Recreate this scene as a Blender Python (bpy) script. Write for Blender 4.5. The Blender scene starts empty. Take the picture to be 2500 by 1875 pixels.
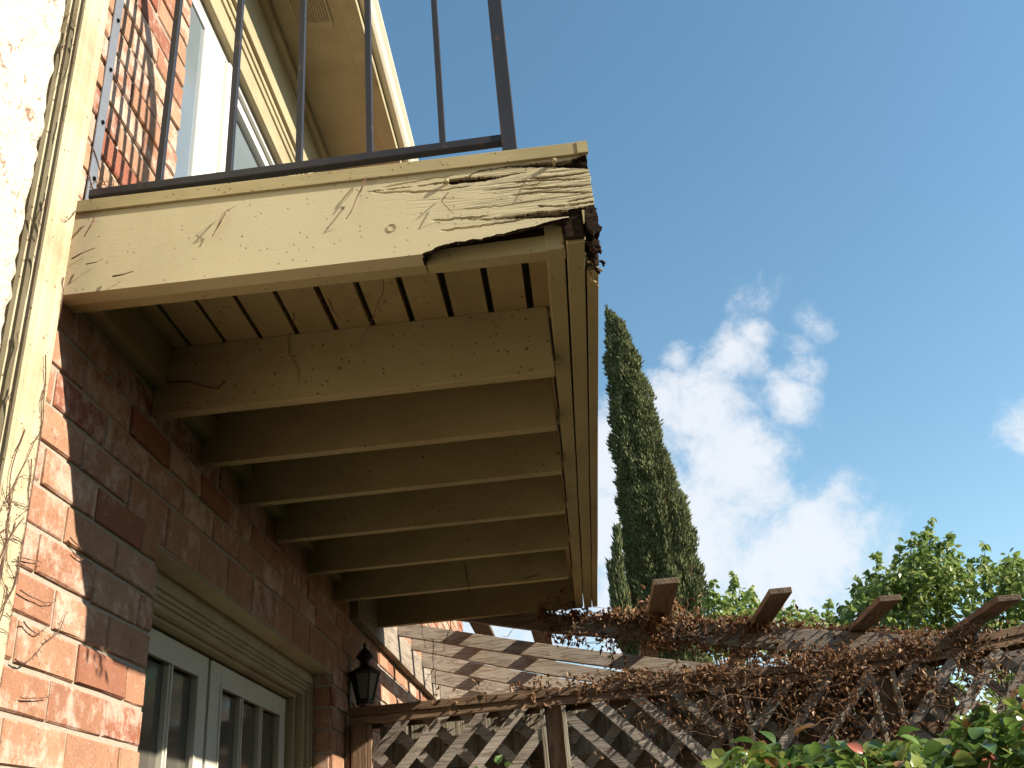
import bpy, bmesh, math, random
import numpy as np
from mathutils import Vector, Matrix, noise
random.seed(7); np.random.seed(7)
S = 0.8                      # metres per layout unit
sc = bpy.context.scene
COL = sc.collection

# ------------------------------------------------------------------ camera
CX, CY, CZ, YAW, PITCH, ROLL, F = 1.1561, -1.873, -1.3372, 0.0379, 0.4743, -0.0912, 2322.4
fwd = Vector((-math.sin(YAW)*math.cos(PITCH), math.cos(YAW)*math.cos(PITCH), math.sin(PITCH)))
rt0 = Vector((math.cos(YAW), math.sin(YAW), 0)); up0 = rt0.cross(fwd)
rt = math.cos(ROLL)*rt0 + math.sin(ROLL)*up0; up = -math.sin(ROLL)*rt0 + math.cos(ROLL)*up0
cam_d = bpy.data.cameras.new('camera'); cam = bpy.data.objects.new('camera', cam_d); COL.objects.link(cam)
cam_d.sensor_width = 36; cam_d.lens = F/2500*36; cam_d.clip_start = 0.02; cam_d.clip_end = 2000
m = Matrix((rt, up, -fwd)).transposed().to_4x4(); m.translation = Vector((CX, CY, CZ))*S
cam.matrix_world = m; sc.camera = cam
C0 = Vector((CX, CY, CZ))
def ray(px, py): return fwd + rt*((px-1250)/F) - up*((py-937.5)/F)
def at(px, py, ax, v):
    d = ray(px, py); return C0 + d*((v-C0[ax])/d[ax])

# ------------------------------------------------------------------ world
EL = math.atan2(.59, math.hypot(1, .26)); AZ = math.atan2(1, -.26)
w = bpy.data.worlds.new('World'); sc.world = w; w.use_nodes = True
nt = w.node_tree; nt.nodes.clear(); N = nt.nodes.new; L = nt.links.new
def nd(t, **k):
    n = N(t)
    for a, b in k.items(): setattr(n, a, b)
    return n
out = nd('ShaderNodeOutputWorld'); bg = nd('ShaderNodeBackground'); L(bg.outputs[0], out.inputs[0])
sky = nd('ShaderNodeTexSky', sky_type='NISHITA'); sky.sun_disc = False
sky.sun_elevation = EL; sky.sun_rotation = AZ; sky.air_density = 1.15; sky.dust_density = 0.3; sky.ozone_density = 1.0
SKY_STR = 0.104
bg.inputs['Strength'].default_value = SKY_STR
tc = nd('ShaderNodeTexCoord')
blobs = [(1655,870,52,.8),(1790,870,80,.95),(1858,812,45,.8),(1740,1010,110,1.1),(1640,990,80,.95),(1915,980,70,.9),(1965,905,45,.8),(1790,1150,130,1.1),(1880,1230,80,.9),
 (1470,1120,120,1.1),(1440,1300,170,1.15),(1700,1310,190,1.0),(1760,1120,120,1.0),(1990,1340,160,.95),(2130,1320,90,.7),(2060,1410,140,.75),(1560,1480,160,.9),(1850,1440,190,.95),(1950,1420,150,.7),(2500,1050,70,.7),(2010,788,42,.55),(1960,835,40,.5),(1850,715,60,.42),(1300,1450,200,.9)]
acc = None
def math_(op, a, b=None, clamp=False):
    n = nd('ShaderNodeMath', operation=op, use_clamp=clamp)
    for i, v in enumerate((a, b)):
        if v is None: continue
        if isinstance(v, (int, float)): n.inputs[i].default_value = v
        else: L(v, n.inputs[i])
    return n.outputs[0]
wn = nd('ShaderNodeTexNoise'); wn.inputs['Scale'].default_value = 9; wn.inputs['Detail'].default_value = 5
L(tc.outputs['Generated'], wn.inputs['Vector'])
wsub = nd('ShaderNodeVectorMath', operation='SUBTRACT'); L(wn.outputs['Color'], wsub.inputs[0]); wsub.inputs[1].default_value = (.5,.5,.5)
wsc = nd('ShaderNodeVectorMath', operation='SCALE'); L(wsub.outputs[0], wsc.inputs[0]); wsc.inputs['Scale'].default_value = .06
wadd = nd('ShaderNodeVectorMath', operation='ADD'); L(tc.outputs['Generated'], wadd.inputs[0]); L(wsc.outputs[0], wadd.inputs[1])
for px, py, r, a in blobs:
    c = ray(px, py).normalized()
    dn = nd('ShaderNodeVectorMath', operation='DISTANCE'); L(wadd.outputs[0], dn.inputs[0]); dn.inputs[1].default_value = c
    mr = nd('ShaderNodeMapRange', interpolation_type='SMOOTHSTEP'); L(dn.outputs['Value'], mr.inputs['Value'])
    mr.inputs['From Min'].default_value = 0; mr.inputs['From Max'].default_value = r/2322*2.0
    mr.inputs['To Min'].default_value = a; mr.inputs['To Max'].default_value = 0
    acc = mr.outputs[0] if acc is None else math_('MAXIMUM', acc, mr.outputs[0])
cn = nd('ShaderNodeTexNoise'); cn.inputs['Scale'].default_value = 21; cn.inputs['Detail'].default_value = 9; cn.inputs['Roughness'].default_value = .68
L(wadd.outputs[0], cn.inputs['Vector'])
c2 = nd('ShaderNodeTexNoise'); c2.inputs['Scale'].default_value = 9; c2.inputs['Detail'].default_value = 6; c2.inputs['Roughness'].default_value = .55
L(tc.outputs['Generated'], c2.inputs['Vector'])
dens = math_('ADD', acc, math_('ADD', math_('MULTIPLY', math_('SUBTRACT', cn.outputs['Fac'], .5), 1.5), math_('MULTIPLY', math_('SUBTRACT', c2.outputs['Fac'], .5), .8)))
ms = nd('ShaderNodeMapRange', interpolation_type='SMOOTHSTEP'); L(dens, ms.inputs['Value'])
ms.inputs['From Min'].default_value = .26; ms.inputs['From Max'].default_value = 1.0; ms.inputs['To Max'].default_value = .88
gate = nd('ShaderNodeMapRange'); L(acc, gate.inputs['Value']); gate.inputs['From Max'].default_value = .25
cm = math_('MULTIPLY', ms.outputs[0], gate.outputs[0])
# thin veil low in the sky
mix = nd('ShaderNodeMix', data_type='RGBA'); L(cm, mix.inputs['Factor']); L(sky.outputs[0], mix.inputs['A'])
mix.inputs['B'].default_value = (4.6, 4.75, 5.0, 1)
hs = nd('ShaderNodeHueSaturation'); hs.inputs['Saturation'].default_value = 1.14; hs.inputs['Hue'].default_value = .487
L(sky.outputs[0], hs.inputs['Color']); L(hs.outputs[0], mix.inputs['A']); L(mix.outputs['Result'], bg.inputs['Color'])
# ------------------------------------------------------------------ sun
sd = bpy.data.lights.new('sun', 'SUN'); sd.energy = 5.0; sd.angle = math.radians(.55); sd.color = (1, .92, .79)
so = bpy.data.objects.new('sun', sd); COL.objects.link(so)
so.rotation_euler = Vector((1, -.26, .59)).to_track_quat('Z', 'Y').to_euler(); so.location = (20, -6, 12)
sc.view_settings.view_transform = 'Standard'; sc.view_settings.look = 'None'
sc.cycles.diffuse_bounces = 2
sc.view_settings.exposure = 0.95; sc.view_settings.gamma = 1; sc.view_settings.use_curve_mapping = False

# ------------------------------------------------------------------ helpers
LOC = {}
def link(name, me, parent=None, loc=(0,0,0)):
    o = bpy.data.objects.new(name, me); COL.objects.link(o)
    loc = Vector(loc)
    if parent is not None:
        o.parent = parent; o.location = (loc-LOC[parent.name])*S
    else: o.location = loc*S
    LOC[o.name] = loc.copy()
    return o
def tag(o, label=None, cat=None, group=None, kind=None):
    if label: o['label'] = label
    if cat: o['category'] = cat
    if group: o['group'] = group
    if kind: o['kind'] = kind
    return o
def thing(name, loc, label, cat, group=None):
    o = link(name, None, None, loc); o.empty_display_size = .05
    return tag(o, label, cat, group)
class MB:
    def __init__(s): s.v = []; s.f = []; s.mi = []
    def add(s, vs, fs, mi=0):
        b = len(s.v); s.v += [tuple(v) for v in vs]; s.f += [tuple(i+b for i in f) for f in fs]; s.mi += [mi]*len(fs); return s
    def box(s, x0, x1, y0, y1, z0, z1, mi=0):
        return s.add([(x0,y0,z0),(x1,y0,z0),(x1,y1,z0),(x0,y1,z0),(x0,y0,z1),(x1,y0,z1),(x1,y1,z1),(x0,y1,z1)],
          [(0,3,2,1),(4,5,6,7),(0,1,5,4),(1,2,6,5),(2,3,7,6),(3,0,4,7)], mi)
    def beam(s, A, B, wd, ht, side=None, mi=0):
        A = Vector(A); B = Vector(B); d = (B-A).normalized()
        sd_ = Vector(side) if side is not None else d.cross(Vector((0,0,1)))
        sd_ = (sd_ - d*sd_.dot(d)).normalized(); u = d.cross(sd_)
        vs = []
        for P in (A, B):
            for a, b in ((-1,-1),(1,-1),(1,1),(-1,1)): vs.append(P + sd_*(a*wd/2) + u*(b*ht/2))
        return s.add(vs, [(0,1,2,3),(7,6,5,4),(0,4,5,1),(1,5,6,2),(2,6,7,3),(3,7,4,0)], mi)
    def tube(s, pts, r, n=5, mi=0, r1=None):
        pts = [Vector(p) for p in pts]; base = len(s.v); k = len(pts)
        for i, p in enumerate(pts):
            d = (pts[min(i+1, k-1)]-pts[max(i-1, 0)]).normalized()
            a = d.orthogonal().normalized(); b = d.cross(a)
            rr = r if r1 is None else r+(r1-r)*i/(k-1)
            for j in range(n):
                t = 2*math.pi*j/n; s.v.append(tuple(p + a*(rr*math.cos(t)) + b*(rr*math.sin(t))))
        for i in range(k-1):
            for j in range(n):
                s.f.append((base+i*n+j, base+i*n+(j+1)%n, base+(i+1)*n+(j+1)%n, base+(i+1)*n+j)); s.mi.append(mi)
        return s
    def rings(s, c, prof, n=6, mi=0, rot=0):
        base = len(s.v)
        for r, z in prof:
            for j in range(n):
                t = 2*math.pi*j/n+rot; s.v.append((c[0]+r*math.cos(t), c[1]+r*math.sin(t), z))
        for i in range(len(prof)-1):
            for j in range(n):
                s.f.append((base+i*n+j, base+i*n+(j+1)%n, base+(i+1)*n+(j+1)%n, base+(i+1)*n+j)); s.mi.append(mi)
        s.f.append(tuple(base+j for j in range(n))[::-1]); s.mi.append(mi)
        s.f.append(tuple(base+(len(prof)-1)*n+j for j in range(n))); s.mi.append(mi)
        return s
    def build(s, name, mats, parent=None, loc=None, bevel=0, smooth=False):
        if not isinstance(mats, (list, tuple)): mats = [mats]
        A = np.array(s.v, dtype=float)
        if loc is None:
            loc = ((A[:,0].min()+A[:,0].max())/2, (A[:,1].min()+A[:,1].max())/2, A[:,2].min())
        me = bpy.data.meshes.new(name); me.from_pydata(((A-np.array(loc))*S).tolist(), [], s.f)
        for m_ in mats: me.materials.append(m_)
        if any(s.mi): me.polygons.foreach_set('material_index', s.mi)
        if smooth: me.polygons.foreach_set('use_smooth', [True]*len(s.f))
        me.update()
        o = link(name, me, parent, loc)
        if bevel:
            b = o.modifiers.new('bevel', 'BEVEL'); b.width = bevel*S; b.segments = 2; b.limit_method = 'ANGLE'
        return o

# ------------------------------------------------------------------ materials
class MT:
    def __init__(s, name, rough=.7, spec=.3):
        s.m = bpy.data.materials.new(name); s.m.use_nodes = True; s.nt = s.m.node_tree
        s.p = s.nt.nodes['Principled BSDF']; s.p.inputs['Roughness'].default_value = rough
        s.p.inputs['Specular IOR Level'].default_value = spec
        s.tc = s.nt.nodes.new('ShaderNodeTexCoord'); s.geo = s.nt.nodes.new('ShaderNodeNewGeometry'); s.oi = s.nt.nodes.new('ShaderNodeObjectInfo')
        # object coords offset by the per object random value
        v = s.n('ShaderNodeVectorMath', operation='MULTIPLY_ADD'); s.l(s.oi.outputs['Random'], v.inputs[0]); v.inputs[1].default_value = (37, 23, 51)
        s.l(s.tc.outputs['Object'], v.inputs[2]); s.co = v.outputs[0]
    def n(s, t, **k):
        x = s.nt.nodes.new(t)
        for a, b in k.items(): setattr(x, a, b)
        return x
    def l(s, a, b): s.nt.links.new(a, b)
    def map(s, scale, rot=(0,0,0)):
        x = s.n('ShaderNodeMapping'); s.l(s.co, x.inputs['Vector']); x.inputs['Scale'].default_value = scale; x.inputs['Rotation'].default_value = rot; return x.outputs[0]
    def noise(s, sc_, vec=None, det=4, rough=.6, dist=0):
        x = s.n('ShaderNodeTexNoise'); s.l(vec or s.co, x.inputs['Vector']); x.inputs['Scale'].default_value = sc_; x.inputs['Detail'].default_value = det
        x.inputs['Roughness'].default_value = rough; x.inputs['Distortion'].default_value = dist; return x.outputs['Fac']
    def rng(s, v, a, b, c=0., d=1., smooth=False):
        x = s.n('ShaderNodeMapRange'); x.interpolation_type = 'SMOOTHSTEP' if smooth else 'LINEAR'; s.l(v, x.inputs['Value'])
        for k_, q in zip(('From Min','From Max','To Min','To Max'), (a,b,c,d)): x.inputs[k_].default_value = q
        return x.outputs[0]
    def math(s, op, a, b=None):
        x = s.n('ShaderNodeMath', operation=op)
        for i, v in enumerate((a, b)):
            if v is None: continue
            if isinstance(v, (int, float)): x.inputs[i].default_value = v
            else: s.l(v, x.inputs[i])
        return x.outputs[0]
    def mix(s, f, a, b, mode='MIX'):
        x = s.n('ShaderNodeMix', data_type='RGBA', blend_type=mode)
        for k_, v in (('Factor', f), ('A', a), ('B', b)):
            if isinstance(v, (int, float)): x.inputs[k_].default_value = v
            elif isinstance(v, tuple): x.inputs[k_].default_value = (*v, 1) if len(v) == 3 else v
            else: s.l(v, x.inputs[k_])
        return x.outputs['Result']
    def ramp(s, f, stops):
        x = s.n('ShaderNodeValToRGB'); s.l(f, x.inputs['Fac']); e = x.color_ramp.elements
        while len(e) < len(stops): e.new(.5)
        for el, (p, c) in zip(e, stops): el.position = p; el.color = (*c, 1)
        return x.outputs[0]
    def spots(s, sc_, size, keep, seed=0):
        v = s.n('ShaderNodeTexVoronoi'); v.inputs['Scale'].default_value = sc_; s.l(s.map((1,1,1), (seed, seed*.7, 0)), v.inputs['Vector'])
        sep = s.n('ShaderNodeSeparateColor'); s.l(v.outputs['Color'], sep.inputs[0])
        k = s.math('GREATER_THAN', sep.outputs[0], 1-keep)
        thr = s.math('MULTIPLY', sep.outputs[1], size)
        d = s.math('SUBTRACT', thr, v.outputs['Distance']); d = s.rng(d, 0, size*.25)
        return s.math('MULTIPLY', d, k)
    def col(s, c):
        if isinstance(c, tuple): s.p.inputs['Base Color'].default_value = (*c, 1)
        else: s.l(c, s.p.inputs['Base Color'])
    def bump(s, h, st=.3, dist=.004):
        b = s.n('ShaderNodeBump'); b.inputs['Strength'].default_value = st; b.inputs['Distance'].default_value = dist; s.l(h, b.inputs['Height'])
        s.l(b.outputs[0], s.p.inputs['Normal']); return s

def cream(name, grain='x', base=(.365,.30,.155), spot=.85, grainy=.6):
    M = MT(name, .62, .25)
    g = {'x': (2,30,30), 'y': (30,2,30), 'z': (30,30,2)}[grain]
    gr = M.noise(6, M.map(g), 5, .65, .6)
    lg = M.noise(4, None, 3)
    c = M.mix(M.rng(lg, .3, .7), tuple(.90*x for x in base), tuple(1.05*x for x in base))
    c = M.mix(M.rng(gr, .55, .8, 0, .3), c, tuple(.72*x for x in base))
    fine = M.noise(90, None, 2); c = M.mix(M.rng(fine, .58, .75, 0, .18), c, (.32,.24,.12))
    sp = M.math('MAXIMUM', M.spots(70, .26, spot*.9), M.spots(30, .17, spot*.7, 1.3))
    c = M.mix(M.math('MULTIPLY', sp, .85), c, (.13,.075,.03))
    st = M.rng(M.noise(2.4, M.map((1,1,2)), 7, .7), .47, .72, 0, .6)
    c = M.mix(st, c, (.20,.145,.065))
    M.col(c)
    h = M.math('ADD', M.math('MULTIPLY', gr, grainy), M.math('ADD', M.math('MULTIPLY', M.noise(60), .25), M.math('MULTIPLY', sp, .8)))
    M.bump(h, .35, .003); return M.m
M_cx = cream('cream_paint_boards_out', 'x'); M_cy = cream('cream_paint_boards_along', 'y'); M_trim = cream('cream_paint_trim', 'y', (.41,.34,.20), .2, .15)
M_spout = cream('downspout_paint', 'z', (.56,.47,.30), .35, .15)
M_deck = cream('cream_paint_deck', 'y', (.36,.29,.145), .7, .9)
def fascia_mat():
    M = MT('peeling_cream_fascia', .6, .25)
    base = (.52,.445,.275)
    gr = M.noise(6, M.map((1.3,30,34)), 6, .7, .7)
    a = M.n('ShaderNodeAttribute'); a.attribute_name = 'rot'
    r = a.outputs['Fac']
    c = M.mix(M.rng(M.noise(5), .3, .7), tuple(.94*x for x in base), base)
    sp = M.math('MAXIMUM', M.spots(75, .26, .30), M.spots(30, .15, .25, 1.3))
    c = M.mix(M.math('MULTIPLY', sp, .75), c, (.22,.16,.10))
    c = M.mix(M.math('MULTIPLY', M.rng(r, .12, .5), M.rng(gr, .48, .62)), c, (.26,.18,.09))
    c = M.mix(M.rng(r, .42, .7), c, M.mix(gr, (.010,.006,.003), (.035,.020,.011)))  # near-black in deep cracks: exposed rot and crack shade together
    c = M.mix(M.math('MULTIPLY', M.rng(r, .1, .35), M.rng(M.noise(7, M.map((2.5,12,14)), 7, .75), .50, .62)), c, M.mix(gr, (.20,.165,.125), (.34,.285,.21)))
    c = M.mix(M.rng(M.noise(2.6, M.map((1.5,1,.6)), 7, .7), .52, .75, 0, .35), c, (.33,.26,.14))
    M.col(c); M.bump(M.math('ADD', M.math('MULTIPLY', gr, .35), M.math('ADD', M.math('MULTIPLY', M.noise(110), .22), M.math('MULTIPLY', sp, .9))), .35, .003); return M.m
M_fascia = fascia_mat()
def rotten():
    M = MT('rotten_wood', .95, .1); g = M.noise(5, M.map((3,3,20)), 6, .7, 1)
    M.col(M.ramp(g, [(.3,(.010,.006,.004)),(.6,(.035,.02,.012)),(.85,(.12,.08,.05))])); M.bump(g, 1, .01); return M.m
M_rot = rotten()
def brickm():
    M = MT('fired_brick', .85, .2)
    rp = M.n('ShaderNodeNewGeometry').outputs['Random Per Island']
    rnd = M.math('FRACT', M.math('ADD', M.math('MULTIPLY', rp, 7.3), M.math('MULTIPLY', M.oi.outputs['Random'], 5.7)))
    c = M.ramp(rnd, [(0,(.32,.145,.085)),(.25,(.44,.25,.15)),(.5,(.39,.195,.115)),(.66,(.46,.28,.17)),(.76,(.27,.065,.035)),(.88,(.42,.24,.14)),(1,(.27,.10,.06))])
    n1 = M.noise(12, None, 5, .65); c = M.mix(M.rng(n1, .35, .7), c, M.mix(.45, c, (.20,.085,.05)))
    n2 = M.noise(16, None, 8, .75); amt = M.rng(M.math('FRACT', M.math('MULTIPLY', rnd, 13.7)), .2, 1, -.05, .12)
    wht = M.rng(M.math('ADD', n2, amt), .53, .66)
    c = M.mix(M.math('MULTIPLY', wht, .58), c, (.64,.50,.40))
    c = M.mix(M.math('MULTIPLY', M.spots(200, .32, .4), .55), c, (.68,.56,.48))
    c = M.mix(M.rng(M.noise(150, None, 2), .6, .72, 0, .6), c, (.15,.05,.03))
    M.col(c); M.bump(M.math('ADD', M.noise(45, None, 6, .7), M.math('MULTIPLY', n2, .6)), .55, .004); return M.m
M_brick = brickm()
def mortar():
    M = MT('mortar', .95, .1); n_ = M.noise(30, None, 6); M.col(M.mix(n_, (.32,.27,.205), (.45,.38,.30))); M.bump(M.noise(120, None, 4), .7, .004); return M.m
M_mortar = mortar()
def stucco():
    M = MT('stucco', .95, .1); n_ = M.noise(14, M.map((1,1,1)), 7, .7)
    c = M.mix(n_, (.60,.52,.39), (.74,.67,.54)); c = M.mix(M.rng(M.noise(30, None, 5, .75, 1), .56, .64, 0, .9), c, (.26,.13,.08))
    M.col(c); M.bump(M.math('ADD', M.noise(55, None, 5), n_), 1, .008); return M.m
M_stucco = stucco()
def wood(name, grain, a, b, dark, sc_=1.0, rough=.85):
    M = MT(name, rough, .15)
    g = {'x': (1.2,16,16), 'y': (16,1.2,16), 'z': (16,16,1.2)}[grain]
    vec = M.map(g)
    n_ = M.noise(2.2*sc_, vec, 3, .5, 1.2)
    wv = M.math('PINGPONG', M.math('MULTIPLY', n_, 7.0), 1.0)
    fine = M.noise(9, M.map(tuple(x*2.5 for x in g)), 4, .7)
    big = M.noise(3, None, 3)
    c = M.mix(M.rng(big, .3, .7), a, b)
    c = M.mix(M.math('MULTIPLY', M.rng(wv, .55, 1), .6), c, dark)
    c = M.mix(M.rng(fine, .55, .75, 0, .45), c, dark)
    c = M.mix(M.math('MULTIPLY', M.spots(7, .16, .25), .9), c, tuple(x*.45 for x in dark))
    hue = M.n('ShaderNodeHueSaturation'); M.l(M.rng(M.oi.outputs['Random'], 0, 1, .72, 1.25), hue.inputs['Value']); M.l(c, hue.inputs['Color'])
    M.col(hue.outputs[0]); M.bump(M.math('ADD', wv, fine), .4, .003); return M.m
GA, GB, GD = (.25,.20,.15), (.34,.285,.225), (.10,.065,.04)
M_wx = wood('weathered_wood_x', 'x', GA, GB, GD); M_wy = wood('weathered_wood_y', 'y', GA, GB, GD); M_wz = wood('weathered_wood_z', 'z', (.27,.235,.17), (.37,.325,.245), GD)
M_bx = wood('brown_wood_x', 'x', (.18,.115,.07), (.25,.17,.11), (.07,.04,.022)); M_by = wood('brown_wood_y', 'y', (.15,.105,.072), (.22,.16,.115), (.06,.036,.022))
M_bz = wood('brown_wood_z', 'z', (.17,.11,.068), (.23,.155,.10), (.07,.038,.02))
M_slat = wood('lattice_wood', 'x', (.27,.225,.175), (.38,.33,.275), (.12,.08,.055))
def simple(name, c, rough=.5, spec=.4, metal=0, bump=0, var=.15):
    M = MT(name, rough, spec); n_ = M.noise(20, None, 5); M.col(M.mix(n_, tuple(x*(1-var) for x in c), tuple(x*(1+var) for x in c)))
    M.p.inputs['Metallic'].default_value = metal
    if bump: M.bump(M.noise(70, None, 4), bump, .003)
    return M.m
def metal():
    M = MT('dark_painted_metal', .45, .35); n_ = M.noise(25, M.map((1,1,.3)), 6, .7)
    c = M.mix(n_, (.014,.014,.017), (.03,.03,.035)); c = M.mix(M.rng(M.noise(40, None, 6), .62, .72, 0, .7), c, (.13,.06,.035)); M.col(c); M.bump(n_, .3, .002); return M.m
M_metal = metal(); M_metal_grey = simple('grey_painted_strap', (.17,.18,.20), .5, .4, 0, .3)
M_white = simple('white_window_vinyl', (.66,.64,.58), .4, .4, 0, .1, .04); M_door = simple('door_white_paint', (.62,.58,.48), .5, .35, 0, .15, .06)
def glass(name, c, rough=.08):
    M = MT(name, rough, .5); n_ = M.noise(4, None, 4); M.col(M.mix(n_, tuple(x*.7 for x in c), c)); M.bump(M.noise(3), .08, .01); return M.m
M_glass = glass('door_glass', (.12,.11,.09), .1); M_glass2 = glass('window_glass_sky_tint', (.20,.235,.25), .12)  # upper pane: sky reflection put into the grey-blue colour
M_lglass = glass('lantern_glass', (.16,.16,.14), .2); M_black = simple('lantern_black_metal', (.018,.016,.015), .5, .4, 0, .4)
M_roof = simple('roof_shingle', (.12,.10,.085), .95, .1, 0, .8)
def ground():
    M = MT('ground_dirt_grass', .95, .1); n_ = M.noise(2.5, None, 7, .7); c = M.mix(M.rng(n_, .4, .6), (.045,.065,.02), (.10,.075,.05)); M.col(c); M.bump(M.noise(30), 1, .02); return M.m
M_ground = ground(); M_patio = simple('patio_concrete', (.40,.36,.30), .9, .2, 0, .5, .15)
def leafm(name, stops, trans=.35, rough=.45, spec=.4):
    M = MT(name, rough, spec)
    rp = M.geo.outputs['Random Per Island']
    r = M.math('FRACT', M.math('ADD', rp, M.oi.outputs['Random']))
    c = M.ramp(r, stops); c = M.mix(M.rng(M.noise(60), .4, .7, 0, .3), c, tuple(x*.6 for x in stops[0][1])); M.col(c)
    if trans:
        tr = M.n('ShaderNodeBsdfTranslucent'); M.l(c, tr.inputs['Color']); ms_ = M.n('ShaderNodeMixShader'); ms_.inputs[0].default_value = trans
        o_ = [x for x in M.nt.nodes if x.type == 'OUTPUT_MATERIAL'][0]
        M.l(M.p.outputs[0], ms_.inputs[1]); M.l(tr.outputs[0], ms_.inputs[2]); M.l(ms_.outputs[0], o_.inputs[0])
    return M.m
M_cyp = leafm('cypress_foliage', [(0,(.075,.085,.035)),(.5,(.135,.15,.062)),(.9,(.19,.205,.09)),(1,(.21,.20,.10))], .15, .8, .15)
M_cypd = leafm('cypress_dead_twigs', [(0,(.18,.09,.05)),(1,(.26,.15,.09))], .1, .9, .1)
M_leaf = leafm('pear_tree_leaves', [(0,(.13,.19,.045)),(.4,(.21,.29,.065)),(.75,(.31,.38,.10)),(1,(.48,.50,.18))], .45, .38, .5)
M_dead = leafm('dead_curled_leaves', [(0,(.07,.03,.014)),(.4,(.17,.08,.035)),(.8,(.33,.18,.085)),(1,(.48,.32,.18))], .25, .6, .3)
M_stem = simple('dry_vine_stem', (.12,.075,.05), .9, .1, 0, .5, .3); M_tend = simple('old_tendril', (.15,.085,.06), .9, .1, 0, .3, .35)
M_bark = simple('bark', (.14,.11,.08), .95, .1, 0, .8, .3)
HC = [(.09,.16,.035),(.15,.24,.05),(.26,.30,.07),(.42,.20,.07),(.06,.11,.035),(.50,.16,.11)]
M_hedge = [leafm('hedge_leaf_%s' % n_, [(0,tuple(x*.8 for x in c)),(1,tuple(x*1.2 for x in c))], .35, .3, .5) for n_, c in zip(('green','light_green','yellow_green','orange','deep_green','red'), HC)]

# ------------------------------------------------------------------ ground
GZ = -3.34
g = MB(); g.add([(-400,-400,GZ),(400,-400,GZ),(400,400,GZ),(-400,400,GZ)], [(0,1,2,3)]); tag(g.build('ground', M_ground), kind='structure')
g = MB(); g.box(0.02, 6, -6, 2.9, GZ-.05, GZ+.006); tag(g.build('flower_bed', M_ground), kind='structure')

# ------------------------------------------------------------------ house
house = thing('brick_house', (-1, 3, GZ), 'red brick house wall with white french doors, upper window and cream eaves', 'house')
DY0, DY1, DZ = .70, 2.74, -.41          # door opening
WY0, WY1, WZ0, WZ1 = .56, 2.0, .28, 1.78   # window opening
YE = 8.4; TOP = 2.52; Y0 = -.115
wb = MB(); X1 = -.0075
def wallrect(y0, y1, z0, z1, x1=X1, x0=-.5): wb.box(x0, x1, y0, y1, z0, z1)
wallrect(Y0, DY0, GZ, DZ); wallrect(DY1, YE, GZ, DZ); wallrect(Y0, YE, DZ, WZ0)
wallrect(Y0, WY0, WZ0, WZ1); wallrect(WY1, YE, WZ0, WZ1); wallrect(Y0, YE, WZ1, TOP)
wall = wb.build('wall', M_mortar, house)
def brick_verts(ly, lz, lx=.06):
    # rounded irregular brick, front face at x=0 (bulging a little), 20 quads
    j = lambda a: random.uniform(-a, a)
    e = .004
    vs = []
    for x, s_ in ((-lx, 1), (-e, 1), (0, .0)):
        for (a, b) in ((-1,-1),(0,-1),(1,-1),(1,1),(0,1),(-1,1)):
            if x == 0: vs.append((x+j(.0016), a*(ly/2-e)+j(.0022), b*(lz/2-e)+j(.0020)))
            else: vs.append((x+(j(.0012) if x > -.01 else 0), a*ly/2+j(.0016), b*lz/2+j(.0014)))
    fs = []
    for k in range(2):
        for i in range(6): fs.append((k*6+i, k*6+(i+1)%6, (k+1)*6+(i+1)%6, (k+1)*6+i))
    fs += [(12,13,16,17), (13,14,15,16)]
    return vs, fs
PITCH_Z, PITCH_Y = .0995, .262
mesh_cache = {}
def brick_mesh(ly, lz, k):
    key = (round(ly, 3), round(lz, 3), k)
    if key not in mesh_cache:
        vs, fs = brick_verts(ly, lz); me = bpy.data.meshes.new('brick'); me.from_pydata([(a*S, b*S, c*S) for a, b, c in vs], [], fs); me.materials.append(M_brick); mesh_cache[key] = me
    return mesh_cache[key]
def project(p):
    d = Vector(p)-C0; z = d.dot(fwd)
    if z <= .05: return None
    return 1250+F*d.dot(rt)/z, 937.5-F*d.dot(up)/z, z
cand = []
row = 0; z = -.913 - PITCH_Z*24
def holes(z):
    h = []
    if z < DZ+.02: h.append((DY0, DY1))
    if WZ0+.02 < z < WZ1: h.append((WY0, WY1))
    return h
i0 = int((GZ+.06-(-.917))/PITCH_Z)
for r in range(i0, 35):
    zc = -.917 + r*PITCH_Z
    if zc+.04 > TOP or zc-.04 < GZ: continue
    segs = [(Y0, YE)]
    for a, b in holes(zc):
        segs = [s_ for (p, q) in segs for s_ in ((p, min(q, a)), (max(p, b), q)) if s_[1]-s_[0] > .02]
    off = .131*(r % 2) - .07 + (.03 if r % 3 == 0 else 0)
    for (p, q) in segs:
        k = math.floor((p-off)/PITCH_Y)
        y = off + k*PITCH_Y
        while y < q:
            a, b = max(y+.005, p), min(y+PITCH_Y-.005, q)
            if b-a > .03: cand.append((zc, a, b))
            y += PITCH_Y
def vis(c):
    zc, a, b = c; pr = project((0, (a+b)/2, zc))
    if pr is None: return -1
    u, v, d = pr
    if not (-60 < u < 2500 and -60 < v < 1950): return -1
    y = (a+b)/2
    if .2 < zc < .32 or (0 < zc <= .2): return -.5
    if y > 3.3 and zc > .1: return 0
    return 1/d
cand.sort(key=vis, reverse=True)
stuffb = MB()
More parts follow.
